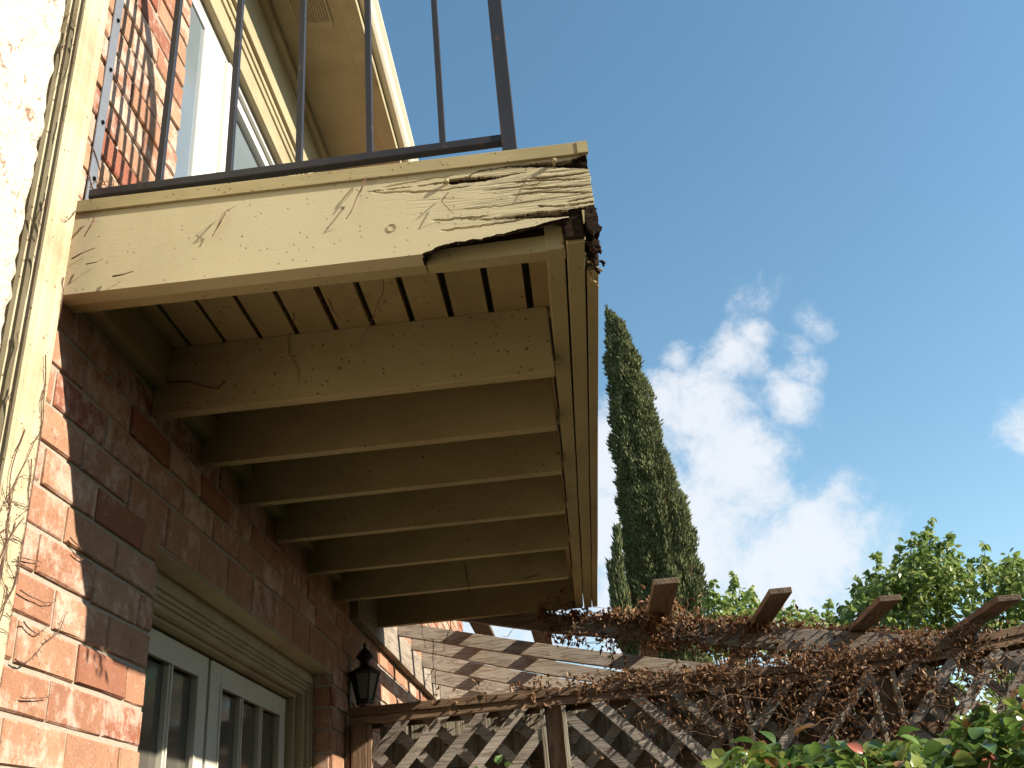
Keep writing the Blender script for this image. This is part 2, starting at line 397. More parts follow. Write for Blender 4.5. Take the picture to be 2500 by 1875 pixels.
for i, (zc, a, b) in enumerate(cand):
    ly, lz = b-a, PITCH_Z-.0125
    if abs(zc+.32) < .02 and a < DY1 and b > DY0: lz += .040; zc -= .020
    ctr = (random.uniform(-.003,.002), (a+b)/2, zc+random.uniform(-.0015,.0015))
    if i < 285 and vis(cand[i]) > 0:
        o = link('brick', brick_mesh(ly, lz, random.randint(0, 5)), wall, ctr)
        o.rotation_euler = (random.uniform(-.006,.006), 0, random.uniform(-.008,.008))
    else:
        vs, fs = brick_verts(ly, lz); stuffb.add([(x+ctr[0], y_+ctr[1], z_+ctr[2]) for x, y_, z_ in vs], fs)
o = stuffb.build('brick_courses', M_brick, wall); o['kind'] = 'stuff'
# reveal bricks on the right side of the door opening (they face the camera)
r = 0
for r in range(i0, 6):
    zc = -.917 + r*PITCH_Z
    if zc+.03 > DZ or zc-.04 < GZ: continue
    q = MB(); q.box(-.093, -.018, DY1-.008, DY1+.02, zc-.041, zc+.041); q.build('brick', M_brick, wall, bevel=.003)
# interior so that no light passes the openings
ib = MB(); ib.box(-2.4, -2.3, 0, YE, GZ, TOP); ib.box(-2.4, -.2, .2, .25, GZ, TOP); ib.build('inner_wall', simple('inner_plaster', (.3,.28,.24), .9), house)
# rest of house body left (hidden side)
# door frame -----------------------------------------------------------
df = MB()
df.box(-.30, -.093, DY0, DY1, DZ+.0, DZ+.06)
hc = MB()
hc.box(-.13, -.093, DY0, DY1-.002, -.462, DZ-.001); hc.box(-.135, -.103, DY0, DY1-.02, -.478, -.4625); hc.box(-.14, -.111, DY0, DY1-.035, -.492, -.4785)
hc.box(-.20, -.120, DY0, DY1-.05, -.512, -.4925); hc.box(-.26, -.150, DY0, DY1-.07, -.5265, -.5125)
hc.build('door_head_casing', M_trim, house, bevel=.0025)
sf = MB(); sf.box(-.093, -.012, DY0+.01, DY1+.05, DZ-.0045, DZ+.004); sf.build('lintel_soffit', M_trim, house)
jc = MB()
jc.box(-.13, -.093, DY1-.03, DY1-.009, GZ, -.4625); jc.box(-.15, -.103, DY1-.055, DY1-.0305, GZ, -.478); jc.box(-.18, -.120, DY1-.085, DY1-.0555, GZ, -.492); jc.box(-.24, -.155, DY1-.115, DY1-.0855, GZ, -.512)
jc.build('door_jamb', M_trim, house, bevel=.0025)
jl = MB(); jl.box(-.24, -.10, DY0, DY0+.03, GZ, -.50); jl.build('door_jamb', M_trim, house, bevel=.0025)
bk = MB(); bk.box(-.27, -.25, DY0, DY1, GZ, -.45); bk.build('dark_sheet_behind_door', simple('unlit_room_black', (.02,.018,.015), .9), house)  # near-black sheet; the unlit room's shade is in its colour
def leaf(y0, y1):
    XF = -.19; zt = -.535; zb = GZ+.05
    d = MB()
    gl0, gl1 = y0+.115, y1-.095
    d.box(XF-.045, XF, y0, gl0, zb, zt); d.box(XF-.045, XF, gl1, y1, zb, zt)
    d.box(XF-.045, XF, gl0, gl1, zt-.075, zt); d.box(XF-.045, XF, gl0, gl1, zb, zb+.25)
    D = d.build('door', M_door, house, bevel=.002)
    n_ = 3; wdt = (gl1-gl0)
    for k in (1, 2):
        yc = gl0+wdt*k/n_; q = MB(); q.box(XF-.034, XF-.004, yc-.014, yc+.014, zb+.25, zt-.075); q.box(XF-.02, XF+.003, yc-.005, yc+.005, zb+.25, zt-.075); q.build('muntin', M_door, D, bevel=.002)
    rows = 5; H = (zt-.075)-(zb+.25)
    for k in range(1, rows):
        zc = zb+.25+H*k/rows; q = MB(); q.box(XF-.033, XF-.006, gl0, gl1, zc-.013, zc+.013); q.build('muntin', M_door, D, bevel=.002)
    for k in range(n_):
        for j in range(rows):
            a = gl0+wdt*k/n_+(.014 if k else 0); b = gl0+wdt*(k+1)/n_-(.014 if k < n_-1 else 0)
            c = zb+.25+H*j/rows+.013; e = zb+.25+H*(j+1)/rows-.013
            q = MB(); q.box(XF-.028, XF-.024, a, b, c, e); q.build('glass_pane', M_glass, D)
    # glazing bead
    q = MB()
    q.box(XF-.01, XF+.004, gl0-.012, gl0+.004, zb+.25, zt-.075); q.box(XF-.01, XF+.004, gl1-.004, gl1+.012, zb+.25, zt-.075); q.box(XF-.01, XF+.0035, gl0+.004, gl1-.004, zt-.083, zt-.068)
    q.build('glazing_bead', M_door, D)
    return D
leaf(DY0+.035, 1.635); leaf(1.662, 2.615)
# upper window ---------------------------------------------------------
wd = MB()
wd.box(-.12, -.012, WY0, WY1, WZ1-.03, WZ1); wd.box(-.12, -.02, WY0, WY1, WZ0, WZ0+.06)
wd.box(-.12, -.018, WY0, WY0+.022, WZ0+.06, WZ1-.03); wd.box(-.12, -.012, WY1-.05, WY1, WZ0+.06, WZ1-.03)
win = wd.build('window', M_white, house, bevel=.003)
q = MB(); q.box(-.11, -.012, .722, .93, WZ0+.06, WZ1-.03); q.build('mullion', M_white, win, bevel=.004)
q = MB(); q.box(-.06, .012, .93, .985, WZ0+.03, WZ1-.045); q.build('sash_stile', M_white, win, bevel=.01)
q = MB(); q.box(-.08, -.03, .986, 1.03, WZ0+.06, WZ1-.03); q.box(-.08, -.03, 1.03, WY1-.05, WZ1-.085, WZ1-.03); q.build('window_sash', M_white, win, bevel=.003)
q = MB(); q.box(-.05, -.014, WY0+.022, .722, WZ1-.08, WZ1-.03); q.build('window_sash', M_white, win, bevel=.003)
q = MB(); q.box(-.027, -.022, WY0+.022, .722, WZ0+.06, WZ1-.08); q.build('glass_pane', M_glass2, win)
q = MB(); q.box(-.065, -.06, 1.03, WY1-.05, WZ0+.06, WZ1-.085); q.build('glass_pane', M_glass2, win)
# header trim above the window, frieze, soffit, eave
HY0, HY1 = -.3, 2.5
q = MB(); q.box(-.01, .022, WY0-.02, 2.1, WZ1+.001, 1.90); q.box(-.01, .028, WY0-.02, 2.1, 1.905, 1.945); q.box(-.01, .034, WY0-.02, 2.1, 1.95, 1.985)
q.box(-.01, .05, WY0-.02, 2.1, 1.99, 2.04); q.build('window_header', M_trim, house, bevel=.006)
q = MB(); q.box(-.01, .016, Y0, 8.4, 2.11, 2.40); q.build('frieze_board', M_trim, house)
q = MB(); q.box(-.01, .05, Y0, 8.4, 2.41, 2.475); q.build('crown_moulding', M_trim, house, bevel=.012)
q = MB(); q.box(-.02, .37, -2.2, 8.4, 2.478, 2.495); q.build('soffit', M_trim, house)
q = MB(); q.box(.371, .455, -2.2, 8.4, 2.44, 2.62); q.build('eave_fascia', M_trim, house, bevel=.006)
q = MB()
prof = [(.456,2.50),(.456,2.62),(.53,2.64),(.535,2.60),(.515,2.57),(.505,2.52),(.49,2.50)]
n_ = len(prof); q.add([(x, -2.2, z) for x, z in prof]+[(x, 8.4, z) for x, z in prof], [(i,(i+1)%n_,n_+(i+1)%n_,n_+i) for i in range(n_)]+[tuple(range(n_))[::-1], tuple(range(n_,2*n_))])
q.build('gutter', M_white if False else simple('gutter_paint', (.66,.58,.42), .4, .4, 0, .1, .05), house, bevel=.004)
q = MB(); q.add([(-3.2,-2.2,4.2),(.50,-2.2,2.66),(.50,8.4,2.66),(-3.2,8.4,4.2),(-3.2,-2.2,4.15),(.50,-2.2,2.621),(.50,8.4,2.621),(-3.2,8.4,4.15)], [(0,1,2,3),(7,6,5,4),(0,4,5,1),(1,5,6,2),(2,6,7,3),(3,7,4,0)]); q.build('roof', M_roof, house)
# louvred soffit vent
v0 = at(745, 30, 2, 2.478)
q = MB(); q.box(.12, .31, v0.y-.50, v0.y+.10, 2.470, 2.4775); vent = q.build('soffit_vent', M_trim, house, bevel=.003)
for k in range(3):
    yb = v0.y-.47+k*.19; q = MB()
    for j in range(13): q.beam((.14+j*.0125, yb, 2.467), (.14+j*.0125, yb+.15, 2.467), .005, .007)
    q.build('vent_louvre', M_trim, vent)
# ------------------------------------------------------------------ stucco wing + downspout
st = MB(); rows_ = 120
XS, YS = .08, -.283
vs = []; fs = []
ny, nz = 60, 160
def sj(y, z): 
    return (noise.noise(Vector((y*16, z*16, 3)))*.010 + noise.noise(Vector((y*50, z*50, 9)))*.006)
for i in range(nz+1):
    z = -1.6+(4.6)*i/nz
    edge = YS + noise.noise(Vector((0, z*22, 5)))*.012 + noise.noise(Vector((0, z*70, 5)))*.006
    for j in range(ny+1):
        t = j/ny; y = edge - (1-(t))**1.5*1.9
        x = XS + sj(y, z) - (.02*max(0, (t-.97)/.03)**2)
        vs.append((x, y, z))
    vs.append((-.3, edge-.01, z))
for i in range(nz):
    for j in range(ny+1):
        a = i*(ny+2)+j; fs.append((a, a+1, a+ny+3, a+ny+2))
st.add(vs, fs); st.box(-.6, XS-.03, -2.2, YS-.05, GZ, 3.0); st.box(-.6,-.31,YS-.05,Y0-.002,GZ,3.0)
tag(st.build('stucco_wall', M_stucco, smooth=True), 'pale rough stucco wall left of the downspout, glaring in the sun', 'wall')
dsp = thing('downspout', (.03, -.13, GZ), 'cream metal downspout with vine tendrils at the corner of the brick wall', 'downspout')
q = MB()
ya, yb = -.165, -.058
prof = []
# corrugated rectangular section
def ribs(x0, y0, x1, y1, n, d, nx, ny_):
    pts = []
    for i in range(n):
        for t, h in ((.0,0),(.25,0),(.4,d),(.6,d),(.75,0)):
            u = (i+t)/n; pts.append((x0+(x1-x0)*u+nx*h, y0+(y1-y0)*u+ny_*h))
    return pts
prof += ribs(-.045, ya, .05, ya, 4, .0035, 0, 1)
prof += ribs(.05, ya, .05, yb, 2, .003, -1, 0)
prof += ribs(.05, yb, -.045, yb, 3, .003, 0, -1)
prof += [(-.045, yb), (-.045, ya)]
n_ = len(prof); q.add([(x, y, GZ) for x, y in prof]+[(x, y, 2.45) for x, y in prof], [(i,(i+1)%n_,n_+(i+1)%n_,n_+i) for i in range(n_)])
q.build('pipe', M_spout, dsp, bevel=.0015)

# ------------------------------------------------------------------ balcony
W, X2, X1b, XI = 1.3238, 1.292, 1.245, 1.197
ZF, ZT = .2477, .2817
bal = thing('balcony', (.65, 1.8, 0), 'cream painted timber balcony with a rotten cracked front corner, seen from below', 'balcony')
# polylines measured on the front face (x, z)
def pl(pts): 
    pts = sorted(pts); return np.array([p[0] for p in pts]), np.array([p[1] for p in pts])
bands = [  # top, bottom, depth, x0, x1
 ([(1.016,.213),(1.034,.228),(1.054,.235),(1.094,.236),(1.127,.239),(1.166,.235),(1.202,.238),(1.247,.232),(1.283,.235),(1.33,.251)],
  [(1.016,.212),(1.034,.224),(1.054,.231),(1.094,.232),(1.127,.233),(1.165,.226),(1.207,.221),(1.245,.215),(1.28,.208),(1.33,.198)], .026),
 ([(.76,.209),(.83,.209),(.915,.209),(.955,.212),(.981,.216),(1.02,.218),(1.065,.213),(1.098,.209),(1.131,.211),(1.17,.212)],
  [(.76,.207),(.83,.2065),(.915,.2065),(.955,.206),(.981,.200),(1.02,.199),(1.065,.199),(1.098,.202),(1.131,.208),(1.17,.211)], .024),
 ([(1.185,.104),(1.192,.106),(1.23,.098),(1.267,.097),(1.309,.099),(1.33,.101)],[(1.185,.103),(1.192,.1),(1.23,.094),(1.267,.092),(1.309,.094),(1.33,.095)], .014),
 ([(1.006,.088),(1.057,.083),(1.104,.082),(1.146,.084),(1.194,.087),(1.231,.083),(1.26,.082),(1.33,.088)],
  [(1.006,.0865),(1.057,.079),(1.104,.077),(1.12,.074),(1.167,.068),(1.214,.064),(1.259,.061),(1.33,.06)], .040),
]
thin = [([(.921,.095),(.994,.093),(1.058,.09)],.0022,.007),([(.941,.063),(1.011,.063),(1.081,.065),(1.145,.067)],.002,.006),([(1.129,.183),(1.193,.182),(1.305,.17)],.0022,.006),
 ([(1.14,.161),(1.223,.155),(1.312,.148)],.0022,.006),([(1.119,.144),(1.19,.146),(1.324,.125)],.002,.006),([(.778,.202),(.853,.195),(.934,.187)],.0018,.005),([(1.25,.105),(1.324,.112)],.002,.005),
 ([(.80,.215),(.90,.224),(.99,.228)],.0015,.004),([(.86,.19),(.93,.186),(1.02,.188)],.0015,.005),([(1.0,.12),(1.1,.116),(1.2,.121)],.0014,.004),([(1.17,.19),(1.25,.187),(1.32,.188)],.002,.007),([(1.05,.17),(1.12,.168),(1.2,.171)],.0014,.004)]
Ecut = pl([(.893,-.003),(.903,.004),(.923,.009),(.930,.0135),(.939,.016),(.955,.022),(.971,.024),(1.003,.0235),(1.02,.0275),(1.044,.026),(1.085,.033),(1.10,.033),(1.133,.041),(1.16,.0425),(1.181,.046),(1.213,.055),(1.24,.056),(1.259,.060),(1.2595,.083),(1.33,.086)])
xs = np.concatenate([np.linspace(0, .74, 150, endpoint=False), np.linspace(.74, W, 620)]); zs = np.linspace(0, ZF, 150)
XX, ZZ = np.meshgrid(xs, zs)
jit = np.array([noise.noise(Vector((x*40, 0, 1)))*.0018+noise.noise(Vector((x*130, 0, 2)))*.0010 for x in xs])
D_ = np.zeros_like(XX)
for top, bot, dep in bands:
    tx, tz = pl(top); bx_, bz = pl(bot)
    T = np.interp(xs, tx, tz)+jit*1.2; B = np.interp(xs, bx_, bz)+np.roll(jit, 23)*1.2
    ok = (xs > tx[0]) & (xs < tx[-1]+.01)
    s_ = .0016
    d = np.clip((T[None]-ZZ)/s_, 0, 1)*np.clip((ZZ-B[None])/(s_*1.6), 0, 1)*ok[None]
    D_ = np.maximum(D_, d*dep)
for pts, wd_, dep in thin:
    px_, pz_ = pl(pts); Zc = np.interp(xs, px_, pz_)+jit*1.5
    fade = np.clip((xs-px_[0])/.03, 0, 1)*np.clip((px_[-1]+.012-xs)/.03, 0, 1)
    d = np.clip(1-np.abs(ZZ-Zc[None])/(wd_*1.6), 0, 1)*fade[None]
    D_ = np.maximum(D_, d*dep)
rotw = np.clip((XX-.80)/.35, 0, 1)*np.clip((ZZ-.09)/.03, 0, 1)
rotw = np.maximum(rotw, np.clip((XX-.9)/.2, 0, 1)*np.clip(1-np.abs(ZZ-.08)/.035, 0, 1))
fib = np.zeros_like(XX)
for i in range(XX.shape[0]):
    for j in range(XX.shape[1]):
        if rotw[i, j] > .02:
            x_, z_ = XX[i, j], ZZ[i, j]
            n1 = noise.noise(Vector((x_*7, z_*170, 4))) ; n2 = noise.noise(Vector((x_*14, z_*380, 8)))
            n3 = noise.noise(Vector((x_*5, z_*60, 11))); fib[i, j] = max(0, n1-.16)*.006*(.4+max(0, n3)*2.2) + max(0, n2)*.002
D_ = D_ + fib*rotw
# ragged right end
endx = np.array([noise.noise(Vector((0, z_*60, 3)))*.003+noise.noise(Vector((0, z_*190, 3)))*.0015 for z_ in zs])
XXn = XX + np.where(XX > W-.004, endx[:, None], 0)
E_ = np.interp(xs, *Ecut)+jit*1.6
rot_shade_attr = np.clip(D_/.012, 0, 1)*.9 + rotw*.28  # tone darkens with crack depth, painting crack shade along with the rot
nzr, nxr = XX.shape
verts = np.stack([XXn, D_-.0005*0, ZZ], -1).reshape(-1, 3)
keep = lambda i, j: not (xs[j] > .895 and (zs[i]+zs[i+1])/2 < (E_[j]+E_[j+1])/2)
faces = []; low = {}
for j in range(nxr-1):
    first = None
    for i in range(nzr-1):
        if keep(i, j):
            if first is None: first = i
            a = i*nxr+j; faces.append((a, a+1, a+nxr+1, a+nxr))
    low[j] = first
vl = verts.tolist(); rl = rot_shade_attr.reshape(-1).tolist()
mb = MB()
# snap lowest vertices to the broken profile
for j in range(nxr):
    i = low.get(j, low.get(j-1))
    if i and xs[j] > .895: vl[i*nxr+j][2] = float(min(max(E_[j], zs[i-1]), zs[i+1]))
BT = .016
# underside lip along the lower edge + end and top
for j in range(nxr-1):
    i = low[j]; a = i*nxr+j; b = a+1
    k = len(vl); r__ = 0; vl += [[vl[a][0], (BT if xs[j] > .895 else .048), vl[a][2]+(.004 if xs[j] > .9 else 0)], [vl[b][0], (BT if xs[j] > .895 else .048), vl[b][2]+(.004 if xs[j] > .9 else 0)]]; r_ = 1.0 if xs[j] > .9 else 0.
    bt_ = BT if xs[j] > .895 else .048
    rl += [r_, r_]; k2 = len(vl); vl += [list(vl[a]), list(vl[b])]; rl += [r_*.8, r_*.8]
    faces.append((k2, k, k+1, k2+1))
for i in range(nzr-1):
    if zs[i] < .085: continue
    a = i*nxr+nxr-1; b = a+nxr; k = len(vl); vl += [[vl[a][0], BT, vl[a][2]], [vl[b][0], BT, vl[b][2]]]; rl += [.5, .5]; faces.append((a, k, k+1, b))
me = bpy.data.meshes.new('fascia_board'); me.from_pydata((np.array(vl)*S).tolist(), [], faces); me.materials.append(M_fascia)
at_ = me.attributes.new('rot', 'FLOAT', 'POINT'); at_.data.foreach_set('value', rl); me.update()
fo = link('fascia_board', me, bal, (0,0,0)); fo['label'] = 'front fascia board, cracked and rotten at its right end'
for nx_, nz_ in ((.969,.204),(1.241,.229)):
    q = MB(); q.tube([(nx_, -.012, nz_), (nx_, .03, nz_)], .004, 8); q.rings((nx_, -.010, nz_), [(.001,nz_-.006),(.0055,nz_-.004),(.006,nz_),(.0055,nz_+.004),(.001,nz_+.006)], 8); q.build('nail', M_cx, fo)
q = MB(); q.tube([(.827,-.002,.087),(.827,.002,.087)], .011, 16); q.rings((.827,-.001,.087), [(.0,.078)], 3) if False else None; q.build('filled_nail_hole', M_cx, fo)
# backing beam
RZ = .042
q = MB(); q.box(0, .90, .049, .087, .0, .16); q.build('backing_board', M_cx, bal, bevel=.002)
q = MB()
# right part: same board, its exposed front rotted
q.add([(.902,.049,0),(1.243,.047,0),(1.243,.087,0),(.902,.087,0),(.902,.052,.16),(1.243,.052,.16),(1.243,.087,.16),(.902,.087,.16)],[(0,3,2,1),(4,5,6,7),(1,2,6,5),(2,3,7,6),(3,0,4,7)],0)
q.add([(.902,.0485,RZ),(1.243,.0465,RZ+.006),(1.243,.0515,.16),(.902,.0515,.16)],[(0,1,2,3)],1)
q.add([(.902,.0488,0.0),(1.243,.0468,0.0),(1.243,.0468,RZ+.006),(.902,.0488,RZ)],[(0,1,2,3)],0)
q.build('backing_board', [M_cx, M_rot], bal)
q = MB(); q.box(.93, 1.238, .020, .0485, .012, .10) if False else None
# flashing strip
q = MB(); q.box(-.0, W+.004, -.008, .0, ZF-.004, ZT); q.box(0, W+.004, .0005, .10, ZT-.006, ZT-.001); q.build('flashing', M_cx, bal, bevel=.0015)
q = MB(); q.box(W-.022, W+.0045, -.0105, -.0083, ZF-.003, ZT-.001); q.build('flashing_end_patch', M_cx, bal)
# rims on the outer side
yi0 = at(1358, 608, 2, 0).y; ym0 = at(1406, 575, 2, 0).y; yo0 = at(1445, 660, 2, 0).y
YEND = 3.659
def rimboard(x0, x1, y0, y1, z0=0., z1=.20, name='rim_board', n_=40):
    q = MB(); vs = []
    for i in range(n_+1):
        y = y0+(y1-y0)*i/n_; wob = noise.noise(Vector((y*1.3, x0*9, 0)))*.0025
        e = random.uniform(-.002, .002)
        for x, z in ((x0+wob, z0), (x1+wob*.6, z0+.0), (x1+wob*.6, z1), (x0+wob, z1)): vs.append((x, y, z+(e*.4 if z == z0 else 0)))
    fs = [(0,1,2,3), (n_*4+3, n_*4+2, n_*4+1, n_*4)]
    for i in range(n_):
        for k in range(4): fs.append((i*4+k, (i+1)*4+k, (i+1)*4+(k+1)%4, i*4+(k+1)%4))
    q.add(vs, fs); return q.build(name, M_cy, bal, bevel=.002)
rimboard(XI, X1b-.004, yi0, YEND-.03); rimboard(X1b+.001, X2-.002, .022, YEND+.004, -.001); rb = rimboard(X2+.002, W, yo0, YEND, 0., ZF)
# rotted end of the outer board: ragged shreds and crumbly mass
def flake(c, size, nrm, name='rotten_shred', mat=M_rot):
    n_ = 11; a = Vector(nrm).normalized(); u = a.orthogonal().normalized(); v = a.cross(u); vs = []
    for i in range(n_):
        t = 2*math.pi*i/n_; r_ = random.uniform(.35, 1.15); vs.append(Vector(c)+u*(math.cos(t)*r_*size[0])+v*(math.sin(t)*r_*size[1])+a*random.uniform(-.006,.006))
    base = [Vector(c)+a*.007] + vs + [Vector(c)-a*.006] ; fs = []
    for i in range(n_): fs += [(0, 1+i, 1+(i+1)%n_), (n_+1, 1+(i+1)%n_, 1+i)]
    q = MB(); q.add(base, fs); return q.build(name, mat, bal)
q = MB(); n1 = 14; vs = []
for i in range(n1+1):
    t = i/n1; y = .0+t*.20
    for k in range(8):
        a = 2*math.pi*k/8; rr = 1+noise.noise(Vector((i*.55, k*1.1, 2)))*.9
        vs.append((W-.012+math.cos(a)*.017*rr*(1-.3*t), y, .050-.02*t+math.sin(a)*.036*rr*(1-.35*t)))
fs = [tuple(range(8))[::-1], tuple(n1*8+k for k in range(8))]
for i in range(n1):
    for k in range(8): fs.append((i*8+k, i*8+(k+1)%8, (i+1)*8+(k+1)%8, (i+1)*8+k))
q.add(vs, fs); q.build('rotten_board_end', M_rot, bal)
q = MB(); q.box(X1b-.003, X2+.001, .009, .021, .004, .10); q.build('rotten_cavity_dark', M_rot, bal, bevel=.006)  # dark block for the rotted cavity, its shade put into the colour
for (px, py, a, b, yy) in ((1448,515,.016,.012,.004),(1455,560,.015,.026,.03),(1462,612,.014,.017,.055),(1470,640,.007,.014,.07),(1450,640,.012,.018,.09),(1458,660,.006,.016,.10),(1447,600,.018,.03,.02)):
    p = at(px, py, 1, yy); flake(p, (a, b), (random.uniform(-.5,.9), -1, random.uniform(-.5,.3)))
for (px, py, a, b, yy) in ((1444,640,.010,.012,.11),(1452,690,.004,.018,.13),(1467,660,.003,.010,.09)):
    p = at(px, py, 1, yy); flake(p, (a, b), (.2, -1, -.3), 'paint_flake', M_cx)
q = MB()
for i in range(70):
    t = random.random(); p = at(1438+random.gauss(0,9)+12*t, 510+150*t+random.gauss(0,6), 1, .01+.10*t)
    d = Vector((random.gauss(.15,.35), random.gauss(0,.5), random.gauss(-.6,.5))).normalized(); l_ = random.uniform(.008,.028)
    q.tube([p, p+d*l_*.5+Vector((random.gauss(0,.002),0,random.gauss(0,.002))), p+d*l_], random.uniform(.0008,.0026), 4, r1=.0003)
for i in range(60):
    x_ = random.uniform(.90,1.27); z_ = float(np.interp(x_, *Ecut)); l_ = random.uniform(.008,.035)
    q.tube([(x_,random.uniform(.001,.012),z_+random.uniform(-.002,.003)), (x_+l_*.5,.006,z_-random.uniform(0,.004)), (x_+l_,.004,z_-random.uniform(-.004,.007))], random.uniform(.0006,.0016), 4, r1=.0003)
q.build('splintered_fibres', M_rot, bal)['kind'] = 'stuff'
for px, py in ((1090,603),(1123,598)):
    p = at(px, py-6, 1, .02); flake(p, (.010, .003), (.1,-1,0), 'splinter', M_fascia)
# splinter of fascia sticking to the right in the broken gap (paint skin)
# far end boards
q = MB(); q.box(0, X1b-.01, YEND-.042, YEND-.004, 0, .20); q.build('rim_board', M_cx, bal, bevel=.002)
q = MB(); q.box(.04, XI-.03, YEND-.15, YEND-.112, .0, .165) if False else None
# ledger
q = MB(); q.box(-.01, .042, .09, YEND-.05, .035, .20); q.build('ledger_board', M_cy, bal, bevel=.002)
# joists
JY = [.6025,.9886,1.3815,1.8181,2.298,2.7957,3.25]
JR = [(1355.5,922),(1361,1058),(1373,1160.7),(1381,1261.6),(1388,1343),(1388,1412),(1388,1412)]
ZJ = -.058
for k, y in enumerate(JY[:6]):
    xe = min(at(*JR[k], 2, ZJ).x, XI-.003)
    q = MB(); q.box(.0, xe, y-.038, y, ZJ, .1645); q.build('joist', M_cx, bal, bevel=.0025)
# joist hanger nailing strips: small dark brackets at the outer ends
for k, y in enumerate(JY[:6]):
    q = MB(); q.box(XI-.006, XI-.001, y-.05, y+.012, .0, .12); q.build('joist_hanger', M_metal, bal)
# deck boards
gaps = [.105,.214,.325,.439,.558,.671,.792,.910,1.031,1.150]
edges = [0.0]+gaps+[1.245]; gw = [.011,.012,.013,.015,.017,.017,.019,.020,.019,.021]
for k in range(11):
    a = edges[k]+(0 if k == 0 else .0); b = edges[k+1]-(gw[k] if k < 10 else 0)
    q = MB(); n2 = 30; vs = []
    for i in range(n2+1):
        y = .05+(YEND-.1)*i/n2; wob = noise.noise(Vector((y*2, k*3.1, 0)))*.002; wb2 = noise.noise(Vector((y*2, k*3.1, 7)))*.002
        vs += [(a+wob, y, .165), (b+wb2, y, .165), (b+wb2, y, .20), (a+wob, y, .20)]
    fs = [(0,1,2,3), (n2*4+3, n2*4+2, n2*4+1, n2*4)]
    for i in range(n2):
        for kk in range(4): fs.append((i*4+kk, (i+1)*4+kk, (i+1)*4+(kk+1)%4, i*4+(kk+1)%4))
    q.add(vs, fs); q.build('deck_board', M_deck, bal)
q = MB(); q.box(.0, W-.035, .05, YEND-.05, .206, .274); q.build('deck_covering', simple('deck_membrane', (.16,.15,.13), .9, .1, 0, .4), bal)

# ------------------------------------------------------------------ railing
YR = .072; BX = [-.0018,.190,.3802,.5699,.7614,.9575,1.1331]
rail = thing('railing', (.55, YR, ZT), 'dark grey metal railing with thin balusters along the balcony front', 'railing')
q = MB(); q.beam((.005, YR, .362), (1.125, YR, .385), .024, .026); q.build('bottom_rail', M_metal, rail, bevel=.003)
q = MB(); q.beam((.005, YR, 1.62), (1.16, YR, 1.625), .05, .03); q.build('top_rail', M_metal, rail, bevel=.004)
q = MB(); q.box(.001, .006, YR-.02, YR+.02, .30, 1.62); ws = q.build('wall_strap', M_metal_grey, rail, bevel=.001)
for z in (.42,.62,.82,1.02,1.22): q = MB(); q.tube([(.006,YR,z),(.011,YR,z)], .006, 8); q.build('screw', M_metal, ws)
for x in BX[1:6]:
    q = MB(); q.box(x-.0085, x+.0085, YR-.0085, YR+.0085, .373+.0205*x, 1.61); q.build('baluster', M_metal, rail, bevel=.0015)
q = MB(); q.box(BX[6]-.020, BX[6]+.020, YR-.02, YR+.02, ZT-.005, 1.61); q.build('post', M_metal, rail, bevel=.003)
# weld dots under the rail
# ------------------------------------------------------------------ wall lantern
lx, ly = .078, 3.09
lan = thing('wall_lantern', (lx, ly, -.50), 'black carriage lantern with tapered glass sides beside the dark french doors', 'lantern')
q = MB(); q.rings((lx,ly), [(.042,-.515),(.046,-.505),(.046,-.495),(.04,-.49)], 6); q.build('base', M_black, lan)
q = MB(); q.rings((lx,ly), [(.040,-.49),(.072,-.365)], 6); lg = q.build('glass', M_lglass, lan)
for j in range(6):
    t = 2*math.pi*j/6; q = MB(); q.beam((lx+.043*math.cos(t), ly+.043*math.sin(t), -.492), (lx+.075*math.cos(t), ly+.075*math.sin(t), -.362), .007, .007); q.build('frame_bar', M_black, lan)
q = MB(); q.rings((lx,ly), [(.082,-.368),(.084,-.356),(.05,-.335),(.026,-.322),(.022,-.305),(.030,-.292),(.046,-.282),(.044,-.272),(.028,-.25),(.012,-.236),(.008,-.228)], 12); q.build('roof_cap', M_black, lan)
q = MB(); q.rings((lx,ly), [(.003,-.230),(.009,-.222),(.009,-.214),(.003,-.203)], 8); q.build('finial', M_black, lan)
q = MB(); q.tube([(-.01,ly,-.45),(.02,ly+.02,-.53),(lx,ly,-.515)], .006, 6); q.box(-.005,.006,ly-.03,ly+.03,-.52,-.38); q.build('bracket', M_black, lan)
# ------------------------------------------------------------------ fence with lattice
YFN = 3.0
def zr(x): return -.545 + (.045*(x-2)**2 if x > 2 else 0)
fen = thing('lattice_fence', (2, YFN, GZ), 'weathered wooden fence with diagonal lattice panels, overgrown by dead vine on the right', 'fence')
XE = 5.0
def railpoly(y0, y1, zt, zb, mat, name='top_rail'):
    q = MB(); n2 = 26; vs = []
    for i in range(n2+1):
        x = .02+(XE-.02)*i/n2; e = noise.noise(Vector((x*2, y0*7, 1)))*.003
        vs += [(x,y0,zr(x)+zb+e),(x,y1,zr(x)+zb+e),(x,y1,zr(x)+zt+e),(x,y0,zr(x)+zt+e)]
    fs = [(0,3,2,1),(n2*4,n2*4+1,n2*4+2,n2*4+3)]
    for i in range(n2):
        for k in range(4): fs.append((i*4+k, i*4+(k+1)%4, (i+1)*4+(k+1)%4, (i+1)*4+k))
    q.add(vs, fs); return q.build(name, mat, fen, bevel=.003)
railpoly(2.955, 3.06, .0, -.040, M_bx, 'cap_rail'); railpoly(2.965, 2.995, -.042, -.080, M_bx); railpoly(3.052, 3.078, -.042, -.095, M_bx)
posts = [.07, 1.025, 1.905, 2.62, 3.45, 4.3]
